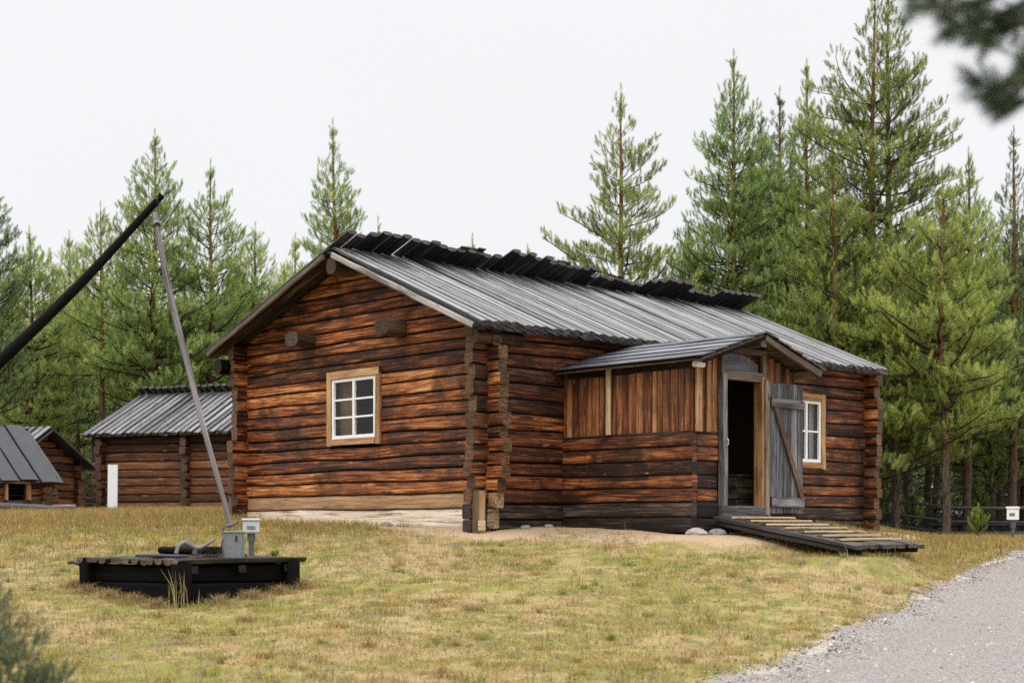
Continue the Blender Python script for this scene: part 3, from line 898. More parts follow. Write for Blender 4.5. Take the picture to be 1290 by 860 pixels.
# door frame, transom light, open door leaf
pf = lambda e, z, n=0.0: PO + L3 * e - G3 * n + Z3 * z
fr = MB()
plank(fr, pf(DE[0] + .03, .16, .03), pf(DE[0] + .03, 2.06, .03), L3, .10, .10, .008, 4, .006)
df = fr.build('door_frame', M['grey'], house)
fr = MB(); plank(fr, pf(DE[1] - .0, .16, .0), pf(DE[1] - .0, 2.06, .0), L3, .11, .16, .008, 4, .006); fr.build('door_jamb', M['trim'], df)
fr = MB(); plank(fr, pf(DE[0] - .03, 2.03, .005), pf(DE[1] + .07, 2.03, .005), Z3, .09, .12, .008, 2); fr.build('lintel', M['greybrown'], df)
fr = MB(); plank(fr, pf(DE[0] - .05, .17, .02), pf(DE[1] + .12, .17, .02), Z3, .17, .14, .012, 3, .006); fr.build('threshold', M['grey'], df)
m_ = MB(); tube(m_, np.array([pf(DE[0] + .05, 1.12, .08 + .03 * sin(q)) + Z3 * .05 * cos(q) for q in np.linspace(0, 6.0, 12)]), .008, 6); m_.build('latch', M['lampgrey'], df)
fr = MB()
t0, t1 = 2.09, 2.37
for (a, b) in ((DE[0] - .04, DE[0] + .05), (DE[1] - .02, DE[1] + .07)): plank(fr, pf((a + b) / 2, t0 - .02, .03), pf((a + b) / 2, t1 + .0, .03), L3, .085, .06, .006, 2)
plank(fr, pf(DE[0] - .04, t1 + .03, .034), pf(DE[1] + .07, t1 + .03, .034), Z3, .085, .065, .006, 2)
plank(fr, pf(DE[0] - .0, t0, .026), pf(DE[1] + .03, t0, .026), Z3, .05, .06, .006, 2)
tw = fr.build('transom_window', M['greybrown'], house)
g = MB(); q = [pf(DE[0], t0, .015), pf(DE[1] + .03, t0, .015), pf(DE[1] + .03, t1, .015), pf(DE[0], t1, .015)]; g.add(q, [[0, 1, 2, 3]]); g.build('pane', M['glass'], tw)
m_ = MB(); q = [pf(DE[0], t0, -.06), pf(DE[1] + .03, t0, -.06), pf(DE[1] + .03, t1, -.06), pf(DE[0], t1, -.06)]; plank(m_, (q[0] + q[3]) / 2, (q[1] + q[2]) / 2, Z3, .28, .01, .002, 1); m_.build('backing_board', M['grey'], tw)

hp = pf(DE[1] + .085, 0, .07)
ang = math.atan2(LD[1], LD[0]) + radians(5)
ang = ang - radians(9)
dd = V(cos(ang), sin(ang), 0); dn_ = V(sin(ang), -cos(ang), 0)
dl = MB(); ws = [.165, .135, .17, .135, .125]; x = .0
for w in ws:
    plank(dl, hp + dd * (x + w / 2) + Z3 * (.16 + random.uniform(-.012, .012)), hp + dd * (x + w / 2) + Z3 * (1.99 + random.uniform(-.008, .008)), dd, w - .006, .03, .004, 4, .003); x += w
door = dl.build('door', M['grey'], house)
door['label'] = 'grey plank door standing wide open'
for z, w in ((1.72, .13), (.32, .14)):
    m_ = MB(); plank(m_, hp + dd * .02 + dn_ * .034 + Z3 * (z + .0), hp + dd * (x - .01) + dn_ * .034 + Z3 * (z - .02), Z3, w, .036, .008, 3, .004); m_.build('batten', M['grey'], door)
m_ = MB(); plank(m_, hp + dd * .10 + dn_ * .04 + Z3 * 1.67, hp + dd * (x - .05) + dn_ * .04 + Z3 * .38, dd, .085, .03, .008, 3, .004); m_.build('brace', M['beam'], door)
m_ = MB(); plank(m_, hp - dd * .06 + dn_ * .0 + Z3 * .13, hp - dd * .06 + Z3 * 2.02, dd, .09, .09, .008, 3, .004); m_.build('hinge_post', M['greybrown'], door)

# porch lamp at the corner, inside shelves
m_ = MB(); box(m_, PO - L3 * .0 - G3 * .08 + L3 * .06 + Z3 * 2.14, L3, G3, Z3, .17, .09, .075, .02)
m_.build('porch_lamp', M['lampwhite'], house)
for z in (1.35, 1.02):
    m_ = MB(); plank(m_, pf(.2, z, -1.5), pf(2.1, z, -1.5), G3, .35, .03, .005, 1); m_.build('shelf', M['greybrown'], house)
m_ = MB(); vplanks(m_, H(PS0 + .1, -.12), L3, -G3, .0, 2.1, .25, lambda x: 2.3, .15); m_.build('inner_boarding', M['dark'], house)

bx = thing('storage_box', 'small brown wooden box standing inside the open doorway', 'box', tuple(pf(1.83, .19, -.62)))
m_ = MB()
c0 = pf(1.83, .19, -.62)
for k in range(3): plank(m_, c0 - L3 * .28 + G3 * -.18 + Z3 * (.09 + .16 * k), c0 + L3 * .28 + G3 * -.18 + Z3 * (.09 + .16 * k), Z3, .15, .025, .004, 1)
for k in range(3): plank(m_, c0 - L3 * .28 + G3 * .18 + Z3 * (.09 + .16 * k), c0 + L3 * .28 + G3 * .18 + Z3 * (.09 + .16 * k), Z3, .15, .025, .004, 1)
for sgn in (-1, 1):
    for k in range(3): plank(m_, c0 + L3 * sgn * .29 - G3 * .165 + Z3 * (.09 + .16 * k), c0 + L3 * sgn * .29 + G3 * .165 + Z3 * (.09 + .16 * k), Z3, .15, .025, .004, 1)
sd = m_.build('side_board', M['greybrown'], bx)
m_ = MB(); box(m_, c0 + Z3 * .51, L3, G3, Z3, .64, .42, .03); m_.build('lid', M['greybrown'], bx)
setloc(bx, c0)

# ------------------------------------------------------------------ ramp to the door
rp = thing('ramp', 'dark plank ramp with yellow cleats leading up to the open door', 'ramp')
RA, RB = .32, 1.9
rz = lambda d: .10 - .385 * d / 2.35
m_ = MB(); nbd = 8; wb = (RB - RA) / nbd
for k in range(nbd):
    e = RA + wb * (k + .5)
    plank(m_, pf(e, rz(.1), .1), pf(e, rz(2.35) + random.uniform(-.01, .01), 2.35 + random.uniform(-.04, .04)), L3, wb - .012, .055, .008, 5, .006)
dk_ = m_.build('deck', M['ramp'], rp)
for k in range(7):
    d_ = .32 + .29 * k
    m_ = MB(); a = .06 + random.uniform(0, .06); plank(m_, pf(RA + a, rz(d_) + .042, d_), pf(RB - random.uniform(.06, .14), rz(d_) + .042, d_ + random.uniform(-.03, .03)), G3, .095, .03, .006, 2, .004); m_.build('cleat', M['cleat'], rp)
for e in (RA + .1, RB - .1):
    m_ = MB(); plank(m_, pf(e, rz(.15) - .065, .15), pf(e, rz(2.2) - .065, 2.2), Z3, .07, .10, .015, 3, .008); m_.build('beam', M['ramp'], rp)
m_ = MB(); plank(m_, pf(RA, rz(2.1) - .09, 2.18), pf(RB + .02, rz(2.1) - .075, 2.18), Z3, .09, .16, .02, 3, .01); m_.build('foot_log', M['black'], rp)
setloc(rp, pf((RA + RB) / 2, rz(2.3) - .1, 2.3))

# stones at the foot of the walls
ST = [('large pale boulder at the porch corner', pf(-.02, -.13, .12), .125, 'stone_pale'), ('grey stone under the upper end of the ramp', pf(1.0, -.13, .5), .12, 'stone'),
      ('dark stone under the middle of the ramp', pf(1.45, -.2, .75), .14, 'stone'), ('small flat stone beside the pale porch boulder', pf(.3, -.15, .2), .11, 'stone'),
      ('rough stone lying below the pale gable sill log', H(-.06, 2.2, -.05), .10, 'stone'), ('little pale stone below the gable sill log', H(-.12, 1.8, -.06), .07, 'stone_pale'),
      ('stone tucked below the sill near the left gable corner', H(-.05, 5.4, -.05), .09, 'stone'), ('flat sandy stone by the charred long wall sill', H(.6, -.15, -.1), .075, 'stone'),
      ('broken stone at the foot of the charred long wall', H(.95, -.25, -.12), .06, 'stone')]
for i, (lab, p, r, mt) in enumerate(ST):
    m_ = MB(); z = gz(p[0], p[1])
    stone(m_, V(0, 0, 0), (r * 1.25, r, r), 40 + i)
    o = m_.build('stone', M[mt]); o.location = (p[0], p[1], z + r * .12); tag(o, lab, 'stone', 'stones at the foot of the log house')
# ------------------------------------------------------------------ storehouse behind the left end
def frame(u):
    u = unit(V(u[0], u[1], 0)); return u, V(-u[1], u[0], 0)


def hut(name, label, O, u, W, D, zw0, zw1, zeave, zridge, over, mat, roofm, comb_len=.3, rows_h=.2, cross=None, opening=None, bw=.2, floor_beam=None, arch=.04):
    """log outbuilding: front wall along u from O, depth to the left of u, ridge parallel to u"""
    u, v = frame(u); O = np.asarray(O, float)
    t = thing(name, label, 'hut' if W < 4 else 'storehouse')
    zr = lambda d: zeave + (zridge - zeave) * min(d + over, D + over - d) / (D / 2 + over)
    def lim(z):
        z = z + .1
        if z < zr(0): return (0, D)
        a = (z - zeave) / (zridge - zeave) * (D / 2 + over) - over
        return (a, D - a) if D - 2 * a > .3 else None
    b3 = lambda a, d, z: V(O[0], O[1], 0) + u * a + v * d + Z3 * z
    rows = rows_from(zw0, zw1 + .05, rows_h, .025)
    for nm, o, dr, n, ln, limf, ex in (('front_wall', b3(0, 0, 0), u, -v, W, lambda z: (0, W) if z < zw1 else None, (.2, .2)), ('back_wall', b3(0, D, 0), u, v, W, lambda z: (0, W) if z < zw1 else None, (.2, .2)),
                                  ('gable_wall', b3(0, 0, 0), v, -u, D, lim, None), ('gable_wall', b3(W, 0, 0), v, u, D, lim, None)):
        m_ = MB()
        log_wall(lambda i, z: m_, o, dr, n, rows if ex else rows_from(zw0 - .1, zridge, rows_h, .025), limf, ex or (0, 0), openings=[opening] if (opening and nm == 'front_wall') else (), step=.5,
                 extfun=None if ex else (lambda z: (.2, .2) if z < zw1 - .1 else (0, 0)))
        w_ = m_.build(nm, mat, t)
        if nm == 'front_wall' and cross is not None:
            for q in cross:
                c_ = MB()
                for i in range(len(rows) - 1):
                    zc = (rows[i] + rows[i + 1]) / 2 - .08; ln_ = random.uniform(.16, .26)
                    P = np.array([b3(q + random.uniform(-.015, .015), .1 - k * (ln_ + .1), zc) for k in np.linspace(0, 1, 3)])
                    sweep(c_, P, u, Z3, logprof(.085, rows_h / 2 - .01), True, True)
                c_.build('cross_wall_end', mat, t)
    pa, pb = b3(-over, D / 2, zridge), b3(W + over, D / 2, zridge)
    for sg, nm in ((-1, 'front'), (1, 'back')):
        m_, s_ = MB(), MB()
        e = b3(-over, D / 2 + sg * (D / 2 + over), zeave); dn = e - pa
        board_roof(m_, s_, pa + Z3 * (0 if sg < 0 else .02), u, dn, np.linalg.norm(dn), 0, W + 2 * over, bw, arch, fill=.38 if bw < .4 else .47, up=(lambda x: comb_len + random.uniform(-.025, .025)) if sg > 0 and comb_len else None, jit=.05)
        r_ = m_.build('roof', roofm if sg < 0 else M['roof_dark'], t); s_.build('soffit', M['roof_dark'], r_)
    if opening:
        x0, x1, z0, z1 = opening
        m_ = MB(); pt = lambda x, z: b3(x, -.01, z)
        plank(m_, pt(x0 - .02, z0), pt(x0 - .02, z1), u, .06, .08, .006, 1); plank(m_, pt(x1 + .02, z0), pt(x1 + .02, z1), u, .10, .08, .006, 1)
        plank(m_, pt(x0 - .05, z1 + .02), pt(x1 + .06, z1 + .02), Z3, .05, .09, .006, 1)
        m_.build('hatch_frame', M['trim'], t)
        m_ = MB(); plank(m_, b3(W / 2, D * .5, (zw0 + zw1) / 2) - u * (W / 2 - .2), b3(W / 2, D * .5, (zw0 + zw1) / 2) + u * (W / 2 - .2), Z3, zw1 - zw0, .03, .004, 1); m_.build('inner_wall', M['dark'], t)
    if floor_beam:
        zb, ln = floor_beam
        m_ = MB(); k = np.linspace(-.5, W + ln, 7)
        tube(m_, np.array([b3(q, -.12, zb + .02 * sin(q * 2)) for q in k]), .075, 10); m_.build('floor_beam', M['pole'], t)
        m_ = MB(); tube(m_, np.array([b3(q, D + .1, zb) for q in k]), .075, 8); m_.build('floor_beam', M['pole'], t)
        for q in (.25, W - .15):
            for d in (-.1, D):
                p = b3(q, d, 0); m_ = MB(); tube(m_, np.array([V(p[0], p[1], gz(p[0], p[1]) - .2), V(p[0], p[1], zb - .06)]), .09, 9); m_.build('support_post', M['black'], t)
        m_ = MB(); box(m_, b3(W / 2, D / 2, zb + .1), u, v, Z3, W, D, .06); m_.build('floor', M['greybrown'], t)
    return t, b3


sO = V(-10.42, 38.15)
st, _ = hut('storehouse', 'low log storehouse with grey board roof behind the left corner of the big house', sO, (.94, -.34), 7.2, 4.6, .12, 2.22, 2.22, 3.45, .32, M['log_far'], M['roof'], .32, .21, cross=[2.55])
hut('raised_hut', 'small raised hut with smooth dark roof and a square black hatch', V(-11.32, 29.95), (.67, .74), 2.35, 2.6, .44, .95, .88, 2.10, .17, M['log_far'], M['felt_dark'], 0, .14, opening=(1.40, 1.86, .50, .84), bw=.48, arch=.012, floor_beam=(.36, .55))
hut('gabled_hut', 'small log hut seen gable on behind the smooth dark hut roof', V(-13.75, 36.1), (.87, -.5), 2.3, 2.3, .2, 1.38, 1.33, 2.27, .3, M['log_far'], M['roof'], 0, .17, bw=.24)

# white board standing by the storehouse
m_ = MB()
p = at(141.5, 648, 35.0); g_ = gz(p[0], p[1])
plank(m_, V(p[0], p[1], g_ - .1), V(p[0] + .015, p[1], at(0, 585, 35)[2]), V(1, -.2, 0), .235, .045, .004, 1)
tag(m_.build('white_board', M['board']), 'tall narrow blank white board standing upright before the log storehouse', 'board')

# ------------------------------------------------------------------ fences
def rail_fence(label, pts, rails, ph, sp=2.4, rad=.05, group=None):
    t = thing('rail_fence', label, 'fence', group=group)
    P = polyline(np.array(pts, float), np.linspace(0, 1, 200)); L = np.linalg.norm(np.diff(np.array(pts), axis=0), axis=1).sum()
    n = int(L / sp)
    for k in range(n + 1):
        q = P[min(199, int(k / n * 199))]; z = gz(*q)
        m_ = MB(); tube(m_, np.array([V(q[0], q[1], z - .3), V(q[0] + random.uniform(-.02, .02), q[1], z + ph + random.uniform(-.03, .08))]), rad * 1.15, 8); m_.build('post', M['fence'], t)
    for r in rails:
        for k in range(n):
            a, b = P[int(k / n * 199)], P[min(199, int((k + 1) / n * 199))]; d = unit(V(*(b - a), 0)) * .2
            m_ = MB()
            A = V(a[0], a[1] - .07, gz(*a) + r + random.uniform(-.02, .02)) - d; B = V(b[0], b[1] - .07, gz(*b) + r + random.uniform(-.02, .02)) + d
            tube(m_, np.array([A, (A + B) / 2 - Z3 * .015, B]), [rad, rad * .9, rad * .75], 8); m_.build('rail', M['fence'], t)
    return t


rail_fence('dark pole fence running along the forest edge right of the house', [(8.0, 37.5), (13.2, 38.0), (16.5, 38.3)], (.09, .36, .70), .84, 2.3, .042)
rail_fence('dark pole fence half hidden behind the right hand one', [(11.6, 41.2), (19, 41.8)], (.3, .78), .95, 2.6, .05)
rail_fence('short dark fence between the gabled hut and the storehouse', [(-12.1, 39.3), (-10.6, 39.6)], (.12, .25, .40), .5, .75, .04)

# ------------------------------------------------------------------ the well
well = thing('well', 'low black timber well platform with overlapping half log cover boards', 'well')
WN = V(-3.42, 15.6)
WA, WB = V(-.75, .66, 0), V(.66, .75, 0)
wp = lambda a, b, z: V(WN[0], WN[1], 0) + WA * a + WB * b + Z3 * z
zt, zb = -.385, -1.0
for nm, o, dr, n, ln in (('curb_wall', wp(0, 0, 0), WA, -WB, 1.72), ('curb_wall', wp(0, 0, 0), WB, -WA, 1.5), ('curb_wall', wp(1.72, 0, 0), WB, WA, 1.5), ('curb_wall', wp(0, 1.5, 0), WA, WB, 1.72)):
    m_ = MB()
    log_wall(lambda i, z: m_, o + n * 0, dr, n, [-1.02, -.80, -.62, -.45], lambda z: (0, ln), (.05, .05), th=.10, wav=.008)
    m_.build(nm, M['black'], well)
for (a, b) in ((.02, .02), (1.70, .02), (.02, 1.48), (1.7, 1.48)):
    m_ = MB(); plank(m_, wp(a - .03, b - .03, -1.05), wp(a - .03, b - .03, -.41), WA, .17, .17, .02, 3, .01); m_.build('corner_post', M['black'], well)
m_ = MB(); k = np.linspace(-1, 1, 9); nbd = 13; wb = 1.87 / nbd
for i in range(nbd):
    a = -.07 + wb * (i + .5); hw = wb * .5
    e0 = -.07 + random.uniform(-.03, .03); e1 = 1.66 + random.uniform(-.03, .03)
    if i == nbd - 1: e0 -= .0
    lo = -.042 - random.uniform(0, .012)
    prof = np.concatenate([np.stack([k * hw, .008 + 0 * k], -1), np.stack([k[::-1] * hw * .97, lo * np.sqrt(np.maximum(0, 1 - np.abs(k[::-1]) ** 2.6)) - .004], -1)])
    d_ = np.linspace(e0, e1, 5)
    P = np.array([wp(a, q, zt + .012 + random.uniform(-.006, .006)) for q in d_])
    sweep(m_, P, WA, Z3, prof, False, True)
m_.build('cover_boards', M['ramp'], well)
for b in (.12, .75, 1.38):
    m_ = MB(); plank(m_, wp(-.06, b, zt - .09), wp(1.8, b, zt - .09), Z3, .08, .10, .01, 2); m_.build('joist', M['black'], well)
# loose splintered board end at the left corner
m_ = MB(); plank(m_, wp(1.75, -.02, zt - .05), wp(1.93, -.08, zt - .035), WB, .1, .04, .01, 3, .02); m_.build('broken_board', M['ramp'], well)
hc = wp(.80, .72, 0)
for (w, l, z, mt, h) in ((.80, .95, zt + .04, 'ramp', .035), (.46, .62, zt + .10, 'black', .075)):
    m_ = MB()
    if h < .05:
        for q in (-.3, -.1, .1, .3): plank(m_, hc + WB * q * w / .8 * 1 - WA * l / 2 + Z3 * z, hc + WB * q * w / .8 + WA * l / 2 + Z3 * z, WB, w * .245, h, .008, 2, .004)
        lid = m_.build('hatch_lid', M[mt], well)
    else:
        for q in (-.15, .0, .15): plank(m_, hc + WB * q - WA * l / 2 + Z3 * z, hc + WB * q + WA * l / 2 + Z3 * z, WB, .145, h, .03, 2, .004)
        m_.build('hatch_cleat', M[mt], well)
hd = MB()
P = [at(222, 697, 16.1), at(224, 688, 16.1), at(230, 683, 16.1), at(237, 685, 16.1), at(243, 690, 16.1), at(249, 691, 16.1), at(256, 687, 16.1), at(262, 683, 16.1), at(268, 679, 16.1)]
P = np.array(P); u = np.linspace(0, 8, 33)
P = np.stack([np.interp(u, np.arange(9), P[:, i]) for i in range(3)], -1)
for _ in range(3): P[1:-1] = (P[:-2] + 2 * P[1:-1] + P[2:]) / 4
P[:, 1] += np.linspace(.0, .12, 33)
tube(hd, P, np.interp(np.linspace(0, 1, 33), [0, .3, .6, 1], [.024, .028, .026, .012]), 8, rough=.12)
hd.build('branch_handle', M['pole'], well)
m_ = MB(); tube(m_, np.array([at(246, 691, 16.17), at(245.5, 697.5, 16.17)]), .03, 8); m_.build('handle_peg', M['pole'], well)
setloc(well, wp(.85, .75, -.8))

# zinc box on the well cover, with the cable beside it
zx = thing('zinc_box', 'dull zinc box standing on the right end of the well cover', 'box')
bc = at(293.5, 0, 16.3); bc = V(bc[0], 16.3, 0)
bu = unit(V(.93, .36, 0)); bv = V(-bu[1], bu[0], 0)
m_ = MB(); box(m_, bc + Z3 * (zt + .02 + .14), bu, bv, Z3, .205, .17, .27, .006); m_.build('housing', M['zinc'], zx)
for q in (-.1, .1):
    m_ = MB(); plank(m_, bc + bu * q - bv * .082 + Z3 * (zt + .03), bc + bu * q - bv * .082 + Z3 * (zt + .285), bu, .018, .02, .003, 1); m_.build('corner_strip', M['zinc'], zx)
m_ = MB(); box(m_, bc + Z3 * (zt + .302), bu, bv, Z3, .235, .2, .022, .004); m_.build('lid', M['zinc'], zx)
m_ = MB(); plank(m_, bc + bu * .02 - bv * .088 + Z3 * (zt + .2), bc + bu * .02 - bv * .088 + Z3 * (zt + .26), bu, .025, .012, .002, 1); m_.build('catch', M['iron'], zx)
m_ = MB(); u = np.linspace(0, 1, 14)
P = np.stack([np.interp(u, [0, .15, .5, .85, 1], [283, 280.5, 280.5, 277, 275]), 0 * u, np.interp(u, [0, .15, .5, .85, 1], [664, 667, 682, 694, 699])], -1)
P = np.array([at(a, b, 16.22) for a, _, b in P])
tube(m_, P, .007, 6); m_.build('cable', M['rubber'], zx)
setloc(zx, bc + Z3 * (zt + .02))

# long sweep and its rod
sw = thing('well_sweep', 'long black sweep beam slanting up across the sky above the well', 'well sweep')
tip = at(204, 246, 16.6); p0 = at(0, 455, 16.3)
dirn = unit(p0 - tip); L = np.linalg.norm(p0 - tip)
u = np.linspace(0, L + 2.3, 16)
P = tip[None] + dirn[None] * u[:, None] + Z3[None] * (-.05 * np.sin(u / L * pi))[:, None]
m_ = MB(); tube(m_, P, np.interp(u, [0, L, L + 2.3], [.038, .067, .09]), 12, rough=.06); m_.build('sweep_beam', M['black'], sw)
piv = tip + dirn * (L + 1.15); gzp = gz(piv[0], piv[1])
for sgn in (-1, 1):
    m_ = MB(); tube(m_, np.array([V(piv[0], piv[1] + .0, gzp - .4), V(piv[0], piv[1] + sgn * .06, gzp + .5), V(piv[0], piv[1] + sgn * .16, piv[2] + .25)]), [.13, .11, .08], 10, rough=.08); m_.build('fork_post', M['black'], sw)
m_ = MB(); tube(m_, np.array([piv + V(0, -.22, -.02), piv + V(0, .22, -.02)]), .025, 8); m_.build('axle_peg', M['black'], sw)
m_ = MB(); tube(m_, np.array([tip + dirn * .06 + V(0, -.055, .0), tip + dirn * .07 + V(0, .0, -.08), tip + dirn * .09 + V(0, .05, -.02)]), .012, 6); m_.build('hook', M['iron'], sw)
setloc(sw, V(piv[0], piv[1], gzp))
m_ = MB()
pts = np.array([at(195, 268, 16.55), at(197.5, 285, 16.53), at(206, 330, 16.5), at(217, 385, 16.47), at(233, 445, 16.43), at(250, 515, 16.38), at(268, 580, 16.33), at(283, 632, 16.3), at(290, 664, 16.28)])
u = np.linspace(0, 8, 41); P = np.stack([np.interp(u, np.arange(9), pts[:, i]) for i in range(3)], -1)
for _ in range(3): P[1:-1] = (P[:-2] + 2 * P[1:-1] + P[2:]) / 4
tube(m_, P, np.interp(u, [0, .3, 4, 8], [.026, .034, .034, .024]), 10, rough=.05)
rodt = thing('lifting_rod', 'thin silver grey pole hanging from the sweep tip down to the zinc box', 'pole', tuple(at(290, 664, 16.28)))
m_.build('shaft', M['pole'], rodt)
m_ = MB(); tube(m_, np.array([at(193.5, 275, 16.55), at(196, 280, 16.55), at(198, 284, 16.5)]), .042, 8, rough=.2); m_.build('knot', M['pole'], rodt)
m_ = MB(); a_ = at(203, 250, 16.6); b_ = at(195.5, 268, 16.55); tube(m_, np.array([a_, (a_ + b_) / 2 - Z3 * .01, b_]), .006, 6); m_.build('wire', M['iron'], rodt)
m_ = MB(); tube(m_, np.array([at(284, 662, 16.2), at(292, 661, 16.22), at(300, 656, 16.24)]), .018, 7); m_.build('foot_peg', M['pole'], rodt)
setloc(rodt, at(290, 664, 16.28))


# ------------------------------------------------------------------ lamps on posts
def post_lamp(label, px, y_top, y_bot, Y, bw, rot, bm, pm):
    t = thing('post_lamp', label, 'lamp', group='small lamps on low posts')
    c = at(px, (y_top + y_bot) / 2, Y); h = (y_bot - y_top) * Y / F; g0 = gz(c[0], c[1])
    u = V(cos(rot), sin(rot), 0); v = V(-u[1], u[0], 0)
    m_ = MB(); box(m_, c, u, v, Z3, bw, bw * .8, h * .8, .012); b_ = m_.build('lamp_head', M[bm], t)
    m_ = MB(); box(m_, c + Z3 * h * .44, u, v, Z3, bw * 1.1, bw * .95, h * .14, .006); m_.build('visor', M[bm], t)
    m_ = MB(); box(m_, c - v * bw * .41 - Z3 * .01, u, v, Z3, bw * .5, .012, h * .2, .002); m_.build('lamp_glass', M['zinc'], t)
    m_ = MB(); tube(m_, np.array([c - v * bw * .43 + V(0, 0, -.0), c - v * bw * .40]), .012, 8); m_.build('screw', M['iron'], t)
    m_ = MB(); tube(m_, np.array([V(c[0], c[1], g0 - .15), V(c[0], c[1], c[2] - h * .42)]), bw * .17, 10); p_ = m_.build('post', M[pm], t)
    m_ = MB(); tube(m_, np.array([V(c[0], c[1], c[2] - h * .95), V(c[0], c[1], c[2] - h * .45)]), bw * .24, 10); m_.build('sleeve', M[pm], t)
    setloc(t, V(c[0], c[1], g0)); return t


post_lamp('pale grey box lamp on a dark post just behind the zinc box', 316.5, 653, 673, 17.9, .195, .15, 'lampgrey', 'postgrey')
post_lamp('white box lamp on a grey post by the forest fence', 1276, 638, 656, 30.0, .21, -.5, 'lampwhite', 'postgrey')


# ------------------------------------------------------------------ pines
def needle_mesh(mb, pos, dr, ln, tone, K, nl, nw, g, ang=.95):
    """bottle-brush shoots: K needle blades round every shoot axis"""
    S = len(pos)
    if S == 0: return
    d = dr / np.linalg.norm(dr, axis=1, keepdims=True)
    ref = np.where(np.abs(d[:, 2:3]) < .9, V(0, 0, 1)[None], V(1, 0, 0)[None])
    e1 = np.cross(d, ref); e1 /= np.linalg.norm(e1, axis=1, keepdims=True); e2 = np.cross(d, e1)
    a = (np.arange(K)[None] + g.random((S, K))) / K
    ph = np.arange(K)[None] * 2.4 + g.random((S, 1)) * 6.3
    th = ang * (1.25 - .75 * a) * g.uniform(.8, 1.2, (S, K))
    rad = np.cos(ph)[..., None] * e1[:, None] + np.sin(ph)[..., None] * e2[:, None]
    nd = d[:, None] * np.cos(th)[..., None] + rad * np.sin(th)[..., None]
    base = pos[:, None] + d[:, None] * (a * ln[:, None])[..., None]
    side = np.cross(nd, d[:, None]) + 1e-6; side /= np.linalg.norm(side, axis=-1, keepdims=True)
    l = nl * g.uniform(.75, 1.2, (S, K, 1)); w = nw * .5
    v0 = base - side * w; v1 = base + side * w; v2 = base + nd * l
    vv = np.stack([v0, v1, v2], 2).reshape(-1, 3)
    f = np.arange(S * K * 3).reshape(-1, 3)
    tn = np.repeat(np.clip(tone[:, None] + g.normal(0, .07, (S, K)), 0, 1).reshape(-1), 3)
    mb.add(vv, f, False, None, tn)


def bent(p, az, el, r, g, up=.5, n=6):
    """a limb that leaves at elevation el and curves upward; returns its polyline"""
    P = [np.array(p)]; e = el
    for k in range(n):
        st = V(cos(az) * cos(e), sin(az) * cos(e), sin(e)) * r / n
        P.append(P[-1] + st); e += up / n + g.normal(0, .07); az = az + g.normal(0, .09)
    return np.array(P)


